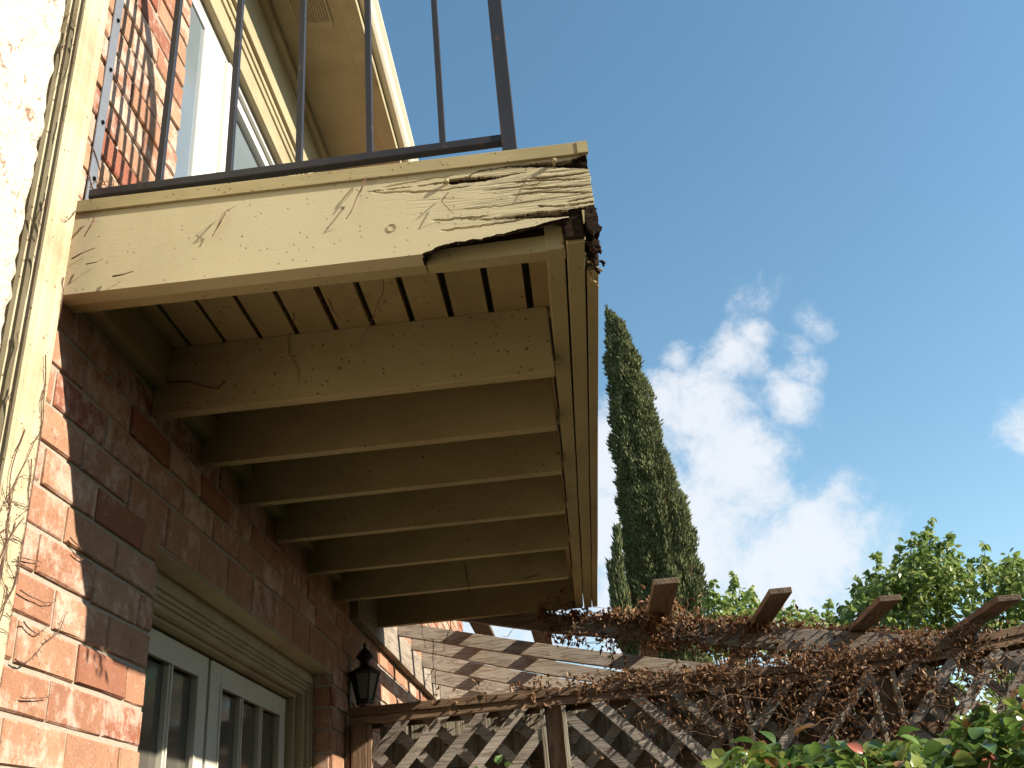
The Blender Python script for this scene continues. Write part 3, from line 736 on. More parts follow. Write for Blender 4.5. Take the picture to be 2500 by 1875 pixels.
for i, x in enumerate(posts):
    q = MB(); q.box(x-.045, x+.045, 3.0, 3.05, GZ, zr(x)-.045); q.build('post', M_bz, fen, bevel=.003)
    for s_ in (-1, 1):
        q = MB(); q.box(x+s_*.052-.011, x+s_*.052+.011, 2.962, 2.999, GZ+.3, zr(x)-.085); q.build('post_trim', M_bz if i < 1 else M_wz, fen, bevel=.002)
q = MB(); q.box(.035, .11, 2.955, 2.998, GZ, zr(0)-.082); q.build('post_facing', M_bz, fen, bevel=.002)
# lattice slats: front and back layer swap direction panel by panel
SL = .1945; ZB_ = -1.75
for p in range(5):
    x0 = posts[p]+.065; x1 = posts[p+1]-.065; fr = 1 if p % 2 == 0 else -1
    if p >= 3: fr = 1
    for layer, sgn in ((0, fr), (1, -fr)):
        y = 2.972 if layer == 0 else 3.03
        offs = (.318-SL*10 if p == 0 else (1.41-SL*10)) + (.06 if layer else 0)
        k = 0
        span = 1.3
        while True:
            xt = offs+k*SL; k += 1
            if xt > x1+span: break
            ztop = -.60
            # line x = xt - sgn*(ztop - z)*1.0  for "/"  (sgn=1: goes down-left)
            def xat(z): return xt - sgn*(ztop-z)*.98
            zlo, zhi = ZB_, min(zr((x0+x1)/2), zr(x0))-.04
            # clip with panel
            za = zlo; zb2 = zhi
            if sgn > 0:  # x grows with z
                za = max(za, ztop-(xt-x0)/.98); zb2 = min(zb2, ztop-(xt-x1)/.98)
            else:
                za = max(za, ztop-(x1-xt)/.98); zb2 = min(zb2, ztop-(x0-xt)/.98)
            if zb2-za < .05: continue
            q = MB(); dd = random.uniform(-.004,.004)
            q.beam((xat(za)+dd, y, za), (xat(zb2)+dd, y, zb2), .009, .047, side=(0,1,0))
            o = q.build('lattice_slat', M_slat, fen)
            # slats mostly hidden low down still belong to the panel
# vertical boards behind
x = .14
while x < 2.95:
    wd_ = random.uniform(.155,.18)
    q = MB(); yy = 3.13+random.uniform(-.006,.006); zt_ = -.60+random.uniform(-.012,.012)
    q.add([(x,yy,GZ),(x+wd_,yy+random.uniform(-.006,.006),GZ),(x+wd_,yy+.022,GZ),(x,yy+.022,GZ),(x+.004,yy,zt_),(x+wd_-.004,yy,zt_),(x+wd_-.004,yy+.022,zt_),(x+.004,yy+.022,zt_)],
      [(0,3,2,1),(4,5,6,7),(0,1,5,4),(1,2,6,5),(2,3,7,6),(3,0,4,7)])
    q.build('fence_board', M_wz, fen); x += wd_+random.choice((-.010,-.010,-.010,.0))
q = MB(); q.box(.1, XE, 3.09, 3.125, -.92, -.85); q.build('back_rail', M_bx, fen)
# ------------------------------------------------------------------ pergola
per = thing('pergola', (1.5, 4.5, GZ), 'weathered wooden patio cover of crossed boards hung from the brick wall behind the fence', 'pergola')
q = MB(); q.box(.001, .045, 3.1, 6.42, -.07, .12); q.build('ledger_board', M_wy, per, bevel=.003)
def img_beam(pa, pb, ya, yb, wd_, ht, name, mat, ext=0, lower=True):
    A = at(*pa, 1, ya); B = at(*pb, 1, yb); d = (B-A).normalized(); B = B+d*ext
    off = Vector((0,0,-ht/2)); q = MB(); n2 = 10
    A2, B2 = A+off, B+off
    q.beam(A2, B2, wd_, ht, side=(0,1,0)); return q.build(name, mat, per, bevel=.003), A, B
SAG = .035
SLATS = [((1022,1524),(1773,1615),4.25),((987,1549),(1567,1636),4.75),((1028,1593),(1450,1658),5.2),((1066,1634),(1383,1684),5.65),((1100,1672),(1350,1708),6.1)]
for pa, pb, y in SLATS:
    B0 = at(*pb, 1, y+.15); A0 = at(*pa, 1, y); d = (A0-B0); A1 = A0+d*((A0.x-.047)/(-d.x)) if abs(d.x) > 0 else A0
    L_ = (B0-A1); E1 = A1+L_*((2.9-A1.x)/L_.x)
    ht = 31/F*(y+1.9)*1.12
    vs = []; n2 = 12
    for i in range(n2+1):
        p = A1.lerp(E1, i/n2); sg = SAG*4*(i/n2)*(1-i/n2)
        vs += [(p.x,p.y-.02,p.z-ht-sg),(p.x,p.y+.02,p.z-ht-sg),(p.x,p.y+.02,p.z-sg),(p.x,p.y-.02,p.z-sg)]
    fs = [(0,3,2,1), (n2*4,n2*4+1,n2*4+2,n2*4+3)]
    for i in range(n2):
        for k in range(4): fs.append((i*4+k, i*4+(k+1)%4, (i+1)*4+(k+1)%4, (i+1)*4+k))
    q = MB(); q.add(vs, fs); q.build('cross_board', M_wx, per, bevel=.003)
# vine covered beam
VB = [((1100,1490),3.70),((1350,1501),3.68),((1552,1512),3.66),((1784,1528),3.64),((2050,1542),3.62),((2330,1558),3.60),((2700,1590),3.58)]
VB[0] = ((1000,1458),3.70); vb = [at(*p, 1, y) for p, y in VB]
sl = (vb[1].z-vb[0].z)/(vb[1].x-vb[0].x); vb.insert(0, Vector((.05, 3.70, vb[0].z-sl*(vb[0].x-.05))))
HTS = [.10,.10,.108,.118,.122,.125,.125,.125]
vs = []
for p_, h_ in zip(vb, HTS): vs += [(p_.x,p_.y-.02,p_.z-h_),(p_.x,p_.y+.02,p_.z-h_),(p_.x,p_.y+.02,p_.z),(p_.x,p_.y-.02,p_.z)]
q = MB(); fs = [(0,3,2,1), (28,29,30,31)]
for i in range(7):
    for k in range(4): fs.append((i*4+k, i*4+(k+1)%4, (i+1)*4+(k+1)%4, (i+1)*4+k))
q.add(vs, fs); q.build('beam', M_wx, per, bevel=.003)
def vbz(x):
    return float(np.interp(x, [p.x for p in vb], [p.z for p in vb]))
# flat boards laid across, near ends sticking out
FL = [((1596,1429),(1656,1429),(1561,1597)),((1880,1452),(1928,1456),(1784,1611)),((2148,1470),(2199,1467),(2079,1548)),((2437,1470),(2485,1471),(2360,1538))]
def flat(xc0, xc1, w_, y0, z0, y1, z1, t=.03):
    q = MB(); q.add([(xc0-w_/2,y0,z0),(xc0+w_/2,y0,z0),(xc1+w_/2,y1,z1),(xc1-w_/2,y1,z1),(xc0-w_/2,y0-.002,z0+t),(xc0+w_/2,y0-.002,z0+t),(xc1+w_/2,y1,z1+t),(xc1-w_/2,y1,z1+t)],
      [(0,3,2,1),(4,5,6,7),(0,1,5,4),(1,2,6,5),(2,3,7,6),(3,0,4,7)]); return q.build('overhead_board', M_by, per, bevel=.003)
fx = []
for (l, r_, b) in FL:
    # height on the beam
    z_ = vbz(at(l[0], l[1], 2, -.1).x)+.004
    for _ in range(3):
        A = at(*l, 2, z_); z_ = vbz(A.x)+.004
    A = at(*l, 2, z_); Br = at(*r_, 2, z_); w_ = Br.x-A.x
    xc = (A.x+Br.x)/2; fx.append((xc, A.y, z_, w_))
    flat(xc, xc+.0, w_, A.y, z_, 6.6, z_-.02)
for (pl_, pr_) in (((1129,1514),(1168,1524)),((1293,1536),(1332,1543))):
    a = at(*pl_, 1, 3.72); b = at(*pr_, 1, 3.72); xc = (a.x+b.x)/2; z_ = vbz(xc)+.004
    flat(xc, xc, .115, 3.70, z_, 6.6, z_+.03)
q = MB(); q.box(.10, .17, 6.30, 6.38, GZ, .0); q.build('post', M_wz, per, bevel=.004)
q = MB(); q.box(2.85, 2.93, 6.45, 6.53, GZ, -.5); q.build('post', M_wz, per, bevel=.004)
q = MB(); q.box(4.2, 4.28, 3.6, 3.68, GZ, -.66); q.build('post', M_wz, per, bevel=.004)

# ------------------------------------------------------------------ dead vine
def deadleaf(q, c, s_):
    # curled narrow leaf: 3 segment folded strip
    d = Vector((random.gauss(0,.6), random.gauss(0,.6), random.gauss(-.5,.7))).normalized(); a = d.orthogonal().normalized()
    a = (Matrix.Rotation(random.uniform(0,6.28), 3, d) @ a); b = d.cross(a)
    ln = s_*random.uniform(.7,1.5); w_ = s_*random.uniform(.16,.34); c = Vector(c)
    P0 = c; P1 = c+d*ln*.5+b*ln*random.uniform(-.1,.25); P2 = c+d*ln+b*ln*random.uniform(-.3,.3)
    fold = b*w_*.8
    q.add([P0, P1+a*w_+fold, P1, P1-a*w_+fold, P2], [(0,1,2),(0,2,3),(1,4,2),(2,4,3)])
def tendril(q, p, d, n_, step, r0, wander=.5, grav=0, surf=None):
    p = Vector(p); d = Vector(d).normalized(); pts = [p.copy()]
    for i in range(n_):
        d = (d+Vector((random.gauss(0,wander),random.gauss(0,wander),random.gauss(0,wander)+grav))*.5).normalized()
        p = p+d*step
        if surf is not None: p = surf(p)
        pts.append(p.copy())
    q.tube(pts, r0, 4, r1=r0*.35); return pts
# on the fence rail
fv = MB(); lv = MB()
def dens_rail(x):   # fraction along the fence rail
    if x < .45: return 0
    return float(np.interp(x, [.45,.8,1.0,1.25,1.5,1.8,2.1,2.6,3.0,3.15,3.3,3.6,5], [.03,.12,.3,.55,.8,.75,.85,1,.95,.4,.05,.02,.3]))
cnt = 0
while cnt < 3300:
    x = random.uniform(.45, 3.6)
    if random.random() > dens_rail(x): continue
    cl = noise.noise(Vector((x*6, 3, 1)))
    if random.random() > .65+cl: continue
    c = (x, random.uniform(2.92,3.10), zr(x)+random.gauss(.0,.030)+.004-(.02 if random.random()<.3 else 0)); deadleaf(lv, c, .030); cnt += 1
# hanging on the lattice, mostly right of the second post
cnt = 0
while cnt < 3700:
    x = random.uniform(1.15, 3.5); z = zr(x)-.05-abs(random.gauss(0,.25))
    a = float(np.interp(x, [1.15,1.45,1.6,1.8,2.0,2.15,2.5,2.75,2.95,3.15,3.5], [.01,.03,.15,.30,.5,.95,1,.85,.45,.2,.1]))
    cl = noise.noise(Vector((x*5, z*5, 7)))+noise.noise(Vector((x*14, z*14, 7)))*.5
    if random.random() > a*(.75+cl*1.6) or z < -1.6: continue
    deadleaf(lv, (x, random.uniform(2.90,3.09), z), .028); cnt += 1
for i in range(90):
    x = random.uniform(.9, 3.3); 
    if random.random() > dens_rail(x): continue
    tendril(fv, (x, random.uniform(2.93,3.05), zr(x)+random.uniform(-.08,.02)), (random.choice((-1,1)),0,random.uniform(-.5,.1)), random.randint(10,26), .03, .0035, .6, -.03, lambda p: Vector((p.x, min(max(p.y,2.90),3.10), min(p.z, zr(p.x)+.04))))
for i in range(70):
    x = random.uniform(1.6, 3.3); tendril(fv, (x, 2.95, zr(x)-random.uniform(.05,.5)), (random.uniform(-1,1),-.1,-.7), random.randint(8,22), .03, .003, .6)
for i in range(14):
    x = random.uniform(1.2,3.2); tendril(fv, (x, 2.96, zr(x)), (random.uniform(-.3,.3),0,1), random.randint(2,3), .010, .002, .8)
lv.mi = [1]*len(lv.f); fv.v += []; 
b0 = len(fv.v); fv.f += [tuple(i+b0 for i in f) for f in lv.f]; fv.v += lv.v; fv.mi += lv.mi
tag(fv.build('dead_vine', [M_stem, M_dead]), 'thick mat of brown dead vine hanging over the lattice fence', 'dead vine', kind='stuff')
# on the pergola beam
fv = MB(); lv = MB(); cnt = 0
while cnt < 5600:
    x = random.uniform(.98, 3.6); a = float(np.interp(x, [.75,1.0,1.25,1.6,2.0,2.6,3.2,3.6], [.35,.55,.5,1,.9,.95,.8,.3]))
    t = random.random(); z = vbz(x) + (random.gauss(.008,.018) if t < .5 else (-random.uniform(0,.13) if t < .9 else -.12-abs(random.gauss(0,.03))))
    cl = noise.noise(Vector((x*7, z*9, 2)))
    lowx = 1 if (z > vbz(x)-.02 or x > 1.45 or z < vbz(x)-.11) else .35
    if random.random() > a*lowx*(.7+cl): continue
    deadleaf(lv, (x, 3.66+random.uniform(-.055,.05), z), .034); cnt += 1
for xc, n_ in ((fx[0][0], 330), (fx[1][0], 150), (1.15, 60)):
    for i in range(n_): deadleaf(lv, (xc+random.gauss(0,.10), 3.6+random.gauss(0,.09), vbz(xc)+random.gauss(.02,.05)), .036)
for i in range(60):
    x = random.uniform(1.1, 3.2); tendril(fv, (x, 3.63, vbz(x)+random.uniform(-.1,.01)), (random.choice((-1,1)),0,-.15), random.randint(8,20), .03, .0032, .5, -.02, lambda p: Vector((p.x, min(max(p.y,3.58),3.70), min(max(p.z, vbz(p.x)-.16), vbz(p.x)+.035))))
for i in range(16):
    x = random.uniform(1.0,3.2); tendril(fv, (x, 3.64, vbz(x)), (random.uniform(-.3,.3),0,1), random.randint(2,3), .010, .002, .9)
for px in (1500, 1520, 1490):     # long dangling strand
    p = at(px, 1570, 1, 3.64); pts = tendril(fv, p, (0,0,-1), 14, .022, .0028, .45, -.4)
    for pp in pts:
        for _ in range(3): deadleaf(lv, pp+Vector((random.gauss(0,.008),random.gauss(0,.008),0)), .022)
lv.mi = [1]*len(lv.f); b0 = len(fv.v); fv.f += [tuple(i+b0 for i in f) for f in lv.f]; fv.v += lv.v; fv.mi += lv.mi
tag(fv.build('dead_vine', [M_stem, M_dead]), 'brown dead vine wound along the front beam of the pergola', 'dead vine', kind='stuff')
# twigs hanging below the far end of the balcony
fv = MB()
for (px, py, n_) in ((1030,1520,9),(1055,1560,17),(1100,1515,8),(1062,1640,8)):
    pts = tendril(fv, at(px, py, 1, 3.5), (.1,0,-1), n_, .022, .0028, .35, -.4)
    for pp in pts[::2]: tendril(fv, pp, (random.uniform(-1,1),0,.2), 2, .012, .002, .3)
q = fv.build('hanging_twig', M_stem); tag(q, 'thin dry twigs hanging in front of the pergola boards', 'twig')
# tendrils clinging to downspout and brick
def sp_surf(p): return Vector((.053, min(max(p.y, -.163), -.06), p.z))
fv = MB()
def clinging(start, d, n_, step, r, surf, q):
    pts = tendril(q, start, d, n_, step, r, .30, 0, surf)
    for p in pts:
        if random.random() < .55: tendril(q, p, (0,random.choice((-1,1)),random.uniform(-.6,.6)), 2, .006, r*.6, .3, 0, surf)
for y, z, n_ in ((-.09,-.22,30),(-.075,-.30,26),(-.12,-.42,24),(-.08,-.47,18),(-.14,-.55,26),(-.10,-.62,20),(-.07,-.68,26),(-.12,-.70,20),(-.09,-.75,22),(-.07,.0,7),(-.065,.2,5)):
    clinging((.053, y, z), (0,random.uniform(-.3,.3),-1), n_, .017, .0014, sp_surf, fv)
for i in range(34):
    z = -.55-random.random()*.45; clinging((.053, random.uniform(-.15,-.06), z), (0,random.uniform(-1,1),random.uniform(-.8,.5)), random.randint(5,12), .012, .0010, sp_surf, fv)
def sp_side(p): return Vector((min(max(p.x,-.03),.045), -.168, p.z))
for i in range(22):
    z = random.uniform(-.9, 1.1); clinging((random.uniform(-.0,.045), -.168, z), (random.uniform(-.4,.4),0,-1), random.randint(4,12), .014, .0009, sp_side, fv)
tag(fv.build('dry_tendrils', M_tend), 'dark dry vine tendrils clinging to the cream downspout', 'vine', kind='stuff')
fv = MB()
def wl(p): return Vector((.008, p.y, p.z))
for (y,z,d,n_) in ((.20,-.55,(0,1,-.2),6),(.22,-.58,(0,1,-.1),6),(.03,-.72,(0,1,.2),9),(.06,-.78,(0,1,-.8),10),(.05,-.86,(0,1,-.1),8),(.10,-.93,(0,1,.3),6),(.0,-.66,(0,1,.5),6),(.16,-.80,(0,.8,.6),7),(.04,.42,(0,.7,-.8),10),(.05,.50,(0,.8,-.6),8),(.06,.38,(0,.5,.9),9),(.02,.30,(0,1,.2),9)):
    clinging((.008,y,z), d, n_, .017, .0018, wl, fv)
tag(fv.build('dry_tendrils', M_tend), 'short dry tendrils rooted on the brick beside the downspout', 'vine', kind='stuff')
fv = MB()
def fs_(p): return Vector((p.x, -.006, min(p.z, ZF-.005)))
def ftend(pts, r):
    fv.tube([at(px, py, 1, -.009-(.010 if 0<i<len(pts)-1 and i%2 else 0)) for i, (px, py) in enumerate(pts)], r, 4, r1=r*.6)
ftend([(893,432),(885,455),(872,480),(858,515),(845,535)], .0016); ftend([(868,462),(880,470),(893,440)], .0012); ftend([(551,520),(540,540),(528,560),(518,578)], .0016); ftend([(528,560),(545,520),(575,503)], .001)
ftend([(1350,390),(1325,395),(1318,410),(1322,440),(1310,452)], .0012); ftend([(1095,470),(1085,480),(1078,492),(1090,505),(1100,515),(1107,520)], .0014); ftend([(232,528),(222,550),(205,578)], .0018); ftend([(175,632),(200,618),(232,605)], .0018); ftend([(275,675),(300,670),(325,662)], .0022); ftend([(210,645),(235,640),(252,632)], .0014)
tag(fv.build('dry_tendrils', M_tend), 'pale curling tendrils stuck to the front of the balcony fascia', 'vine', kind='stuff')
fv = MB()
def jtend(pts, y, r=.0016): fv.tube([at(px, py, 1, y) for px, py in pts], r, 4, r1=r*.6)
jtend([(378,933),(400,935),(430,932),(465,932),(500,943),(530,948),(550,930)], JY[0]-.044, .0035)
jtend([(938,660),(935,680),(937,712),(925,735),(905,790),(880,830),(882,870)], .20, .0012); jtend([(722,780),(703,830),(705,865),(728,900),(728,935)], JY[0]-.044, .0012)
jtend([(1133,1375),(1142,1420),(1145,1440),(1160,1470)], JY[5]-.044, .0028); jtend([(1280,1412),(1310,1405),(1318,1400)], JY[5]-.044, .003)
jtend([(786,700),(800,725),(812,755),(830,780)], .40, .0022); jtend([(800,725),(815,700),(830,695)], .40, .0018); jtend([(705,735),(712,760),(720,775),(715,795)], .45, .002)
for (px,py) in ((938,730),(928,752)):
    c = at(px,py,1,.20); fv.add([c, c+Vector((.006,0,-.012)), c+Vector((-.006,.004,-.010))], [(0,1,2)])
tag(fv.build('dry_tendrils', M_tend), 'thin dry vine strands dangling under the balcony joists', 'vine', kind='stuff')
# ------------------------------------------------------------------ cypress
YC = 18
Ls = [(755,1481,1486),(790,1478,1520),(880,1481,1556),(960,1490,1583),(1060,1498,1604),(1130,1509,1628),(1220,1516,1662),(1310,1520,1690),(1390,1524,1696),(1470,1524,1724),(1500,1524,1722),(1560,1520,1722)]
prof = []
for py, l, r_ in Ls:
    a = at(l, py, 1, YC); b = at(r_, py+4, 1, YC); prof.append(((a.z+b.z)/2, (a.x+b.x)/2, (b.x-a.x)/2))
prof.sort()
pz = [p[0] for p in prof]; pc = [p[1] for p in prof]; pr_ = [max(p[2], .02) for p in prof]
def crad(z, ang):
    r0 = float(np.interp(z, [GZ+1]+pz, [pr_[0]*.7]+pr_)); cx = float(np.interp(z, [GZ+1]+pz, [pc[0]]+pc))
    lump = noise.noise(Vector((math.cos(ang)*1.6, math.sin(ang)*1.6, z*.35)))*.16 + noise.noise(Vector((math.cos(ang)*4, math.sin(ang)*4, z*.8+9)))*.16
    groove = -.07*math.exp(-((ang-(-1.02-.02*(z)))/.10)**2)*(1 if z < 8.3 else 0)
    return cx, r0*(.96+lump*.8+groove)
cyp = thing('cypress_tree', (pc[0], YC, GZ), 'tall dark green pointed cypress tree against the clouds', 'tree')
q = MB(); q.rings((pc[0], YC), [(.28,GZ),(.2,0),(.08,6),(.02,9.5)], 8); q.build('trunk', M_bark, cyp)
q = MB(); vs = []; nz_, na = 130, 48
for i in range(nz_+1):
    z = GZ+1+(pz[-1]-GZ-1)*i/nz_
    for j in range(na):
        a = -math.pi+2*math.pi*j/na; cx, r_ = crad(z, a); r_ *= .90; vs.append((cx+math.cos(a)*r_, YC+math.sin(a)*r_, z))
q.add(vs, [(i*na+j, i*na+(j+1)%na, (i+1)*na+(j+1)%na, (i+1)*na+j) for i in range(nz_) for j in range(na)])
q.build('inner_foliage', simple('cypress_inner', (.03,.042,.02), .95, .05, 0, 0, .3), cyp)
def tuft(q, c, d, s_, w_):
    c = Vector(c); d = Vector(d).normalized(); a = d.orthogonal().normalized(); a = Matrix.Rotation(random.uniform(0,2), 3, d) @ a; b = d.cross(a)
    k = c+d*s_*.35
    q.add([c, k+a*w_, k-a*.5*w_+b*.87*w_, k-a*.5*w_-b*.87*w_, c+d*s_], [(0,2,1),(0,3,2),(0,1,3),(1,2,4),(2,3,4),(3,1,4)])
q = MB(); n_ = 0
while n_ < 42000:
    z = random.uniform(-1, pz[-1]) if random.random() < .93 else random.uniform(GZ+1, -1); a = random.uniform(-math.pi, .35) if random.random() < .85 else random.uniform(.3, math.pi)
    cx, r_ = crad(z, a)
    if random.random() > (r_+.05)/1.05: continue
    cl = noise.noise(Vector((math.cos(a)*r_*5, math.sin(a)*r_*5, z*3.2)))
    rr = r_+(cl*.17-.02+(random.random()**6)*.09)*min(1, r_*2+.1)
    P = (cx+math.cos(a)*rr, YC+math.sin(a)*rr, z)
    tuft(q, P, (math.cos(a)*random.uniform(.1,1.1)+random.gauss(0,.35), math.sin(a)*random.uniform(.1,1.1), .8+random.uniform(-.3,.5)), random.uniform(.08,.17)*min(1,.45+r_), random.uniform(.014,.028)*min(1,.5+r_)); n_ += 1
for i in range(60):
    tuft(q, (pc[-1]+random.gauss(0,.02), YC+random.gauss(0,.02), pz[-1]-random.uniform(-.1,.6)), (random.gauss(0,.35),random.gauss(0,.3),1), .13, .014)
# small leader at the left foot
for (pxa, pya, pxb, pyb, rad, k) in ((1507,1290,1515,1560,.10,900),(1490,1375,1520,1560,.09,600),(1500,1340,1528,1500,.08,400)):
    A = at(pxa, pya, 1, YC-.9); B = at(pxb, pyb, 1, YC-.9)
    for i in range(k):
        t = random.random(); c = A.lerp(B, t); r_ = rad*(.25+t)*1.3; aa = random.uniform(0,6.28); rr = r_*math.sqrt(random.random())
        tuft(q, c+Vector((math.cos(aa)*rr, math.sin(aa)*rr, 0)), (math.cos(aa)*.5, math.sin(aa)*.5, 1), random.uniform(.09,.2), .022)
o = q.build('crown', M_cyp, cyp)
q = MB()
for (px, py, k, s_) in ((1618,1250,160,.16),(1605,1160,25,.1),(1680,1420,60,.14),(1610,1340,30,.12),(1700,1500,80,.16),(1640,1280,50,.12)):
    for i in range(k):
        p = at(px+random.gauss(0,9), py+random.gauss(0,16), 1, YC)
        a = math.atan2(-math.sqrt(max(.01, 1-((p.x-np.interp(p.z,pz,pc))/max(.1,np.interp(p.z,pz,pr_)))**2)), (p.x-np.interp(p.z,pz,pc))/max(.1,np.interp(p.z,pz,pr_)))
        cx, r_ = crad(p.z, a); c = Vector((cx+math.cos(a)*(r_+.02), YC+math.sin(a)*(r_+.02), p.z)); d = Vector((random.gauss(0,.6), random.gauss(0,.3), random.gauss(.3,.8)))
        tuft(q, c, d, random.uniform(.06,s_), .008)
q.build('dead_twigs', M_cypd, cyp)['kind'] = 'stuff'
# ------------------------------------------------------------------ broadleaf trees behind the pergola
def leaf_add(q, c, s_, droop=.5):
    d = Vector((random.gauss(0,.8), random.gauss(0,.8), random.gauss(-droop,.5))).normalized(); a = d.orthogonal().normalized(); a = Matrix.Rotation(random.uniform(0,6.28), 3, d) @ a; b = d.cross(a)
    ln = s_*random.uniform(.8,1.25); w_ = ln*.36; c = Vector(c); f_ = b*w_*.35
    q.add([c, c+d*ln*.3+a*w_*.9+f_, c+d*ln*.65+a*w_*.7+f_, c+d*ln, c+d*ln*.65-a*w_*.7+f_, c+d*ln*.3-a*w_*.9+f_, c+d*ln*.45], [(0,1,6),(1,2,6),(2,3,6),(3,4,6),(4,5,6),(5,0,6)])
def tree(label, shoots, Y, basepx, nlow, x_range, ztop_fn, name='pear_tree'):
    base = at(*basepx, 1, Y); T = thing(name, (base.x, Y, GZ), label, 'tree', None)
    tr = MB(); tr.tube([(base.x,Y,GZ),(base.x+.05,Y,GZ+1.5),(base.x,Y,-.6),(base.x,Y,.6)], .09, 8, r1=.03)
    cr = MB(); br = MB()
    for (px, py, wpx) in shoots:
        yy = Y+random.uniform(-.5,.5); tip = at(px, py, 1, yy); root = at(px+(basepx[0]-px)*.25+random.uniform(-10,10), 1600, 1, yy)
        L_ = (tip-root).length
        pts = [root.lerp(tip, t/8)+Vector((noise.noise(Vector((t*.7,px*.1,0)))*.05*(1-t/8), 0, 0)) for t in range(9)]
        br.tube(pts, .012, 5, r1=.003)
        br.tube([(base.x,Y,-.4), (base.x*.5+root.x*.5, (Y+yy)/2, -.1), tuple(root)], .02, 5, r1=.012)
        n2 = int(L_*80*max(1, wpx/22))
        for i in range(n2):
            t = random.random()**.8; c = root.lerp(tip, t*.99); rad = wpx/F*(Y+1.9)*(1-t*.80)*1.1
            clump = noise.noise(Vector((t*9, px*.37, 1)))
            rr = rad*random.random()**.5*(1+clump*.7); aa = random.uniform(0,6.28)
            c = c+Vector((math.cos(aa)*rr, math.sin(aa)*rr, random.gauss(0,.03))); leaf_add(cr, c, .092)
    for i in range(int(nlow*.35)):
        x = random.uniform(*x_range); zt_ = ztop_fn(x); z = zt_-abs(random.gauss(0,.55)); yy = Y+random.uniform(-.7,.7)
        if noise.noise(Vector((x*2.2, yy*2.2, z*2.2))) < -.12: continue
        leaf_add(cr, (x,yy,z), .092)
    tr.build('trunk', M_bark, T); br.build('branch', M_bark, T); cr.build('crown', M_leaf, T)
    return T
A = lambda px, py: at(px, py, 1, 11)
def mk(tops):
    pts = sorted((A(px, py).x, A(px, py).z) for px, py in tops); xs_ = [p[0] for p in pts]; zs_ = [p[1] for p in pts]
    return lambda x: float(np.interp(x, xs_, zs_))
tree('sparse green leafed tree between the cypress and the second pergola board', [(1740,1415,26),(1725,1450,24),(1790,1402,24),(1805,1440,30),(1835,1430,26),(1765,1470,34),(1855,1480,24)], 10.5, (1790,1620), 2600, (A(1715,1550).x, A(1890,1550).x), mk([(1715,1500),(1760,1480),(1830,1470),(1890,1540)]))
tree('low green leafed tree rising between the second and third pergola boards', [(1905,1465,20),(1930,1475,22),(1945,1500,24),(1975,1490,20),(2025,1462,18),(1995,1520,26),(2050,1475,20),(2035,1500,26)], 10.8, (1960,1640), 2600, (A(1890,1550).x, A(2060,1550).x), mk([(1890,1520),(1940,1510),(2000,1530),(2060,1500)]))
tree('tallest green leafed tree behind the third pergola board', [(2275,1262,26),(2225,1305,24),(2195,1318,24),(2318,1300,26),(2250,1300,34),(2290,1320,34),(2140,1350,22),(2120,1395,26),(2150,1400,28),(2095,1405,20),(2080,1430,24),(2180,1400,34),(2230,1380,44),(2300,1380,44),(2330,1350,26)], 11, (2230,1640), 7500, (A(2050,1500).x, A(2350,1500).x), mk([(2050,1500),(2110,1440),(2180,1380),(2250,1340),(2350,1370)]))
tree('green and bronze leafed tree at the right edge of the picture', [(2402,1322,16),(2395,1360,22),(2365,1370,22),(2350,1385,26),(2420,1385,30),(2462,1355,26),(2490,1362,26),(2450,1400,34),(2520,1390,34),(2560,1380,34),(2600,1400,34)], 10.6, (2450,1640), 6500, (A(2340,1500).x, A(2700,1500).x), mk([(2340,1420),(2400,1400),(2480,1380),(2700,1400)]))
# dark growth at fence level, far behind
q = MB()
for i in range(9000):
    x = random.uniform(1.5, 12); z = random.uniform(GZ, .25); y = 9.3+random.uniform(-.4,.6); leaf_add(q, (x,y,z), .11)
tag(q.build('shrub_row', M_leaf), 'leafy shrubs growing behind the fence and pergola', 'shrubs', kind='stuff')
# ------------------------------------------------------------------ unseen fence and houses added to shade the courtyard and block low sky
sfn = thing('added_shade_fence', (5.2, -2, GZ), 'unseen board fence added to shade the courtyard ground', 'fence')
y = -9.0
while y < 2.9:
    q = MB(); q.box(5.2, 5.225, y, y+.172, GZ, -.96+random.uniform(-.01,.01)); q.build('fence_board', M_wz, sfn); y += .18
for z in (-1.3, -3.0): q = MB(); q.box(5.226, 5.28, -9, 2.9, z, z+.11); q.build('fence_rail', M_wy, sfn)
def blocker_house(x0, x1, y0, y1, zt, label, ridge_x):  # added volumes out of view that cut sky fill and sun
    T = thing('added_blocker_house', ((x0+x1)/2, (y0+y1)/2, GZ), label, 'house')
    q = MB(); q.box(x0, x1, y0, y1, GZ, zt); W_ = q.build('wall', M_nb, T)
    o_ = .35; q = MB()
    if ridge_x:
        xm = (x0+x1)/2; q.add([(x0-o_,y0-o_,zt),(x1+o_,y0-o_,zt),(xm,y0-o_,zt+1.1),(x0-o_,y1+o_,zt),(x1+o_,y1+o_,zt),(xm,y1+o_,zt+1.1)],[(0,1,2),(5,4,3),(0,3,4,1),(1,4,5,2),(2,5,3,0)])
    else:
        ym = (y0+y1)/2; q.add([(x0-o_,y0-o_,zt),(x0-o_,y1+o_,zt),(x0-o_,ym,zt+1.3),(x1+o_,y0-o_,zt),(x1+o_,y1+o_,zt),(x1+o_,ym,zt+1.3)],[(0,2,1),(3,4,5),(0,1,4,3),(1,2,5,4),(2,0,3,5)])
    q.build('roof', M_roof, T); return T
M_nb = simple('blocker_brick', (.30,.17,.11), .9, .1, 0, .6, .25)
T = blocker_house(11, 16, -2.9, 3, 3.0, 'lower unseen house added to block low sky and sun', True)
T = blocker_house(11, 16, -15, -3.7, 4.5, 'tall unseen house added to shade the lower wall', True)
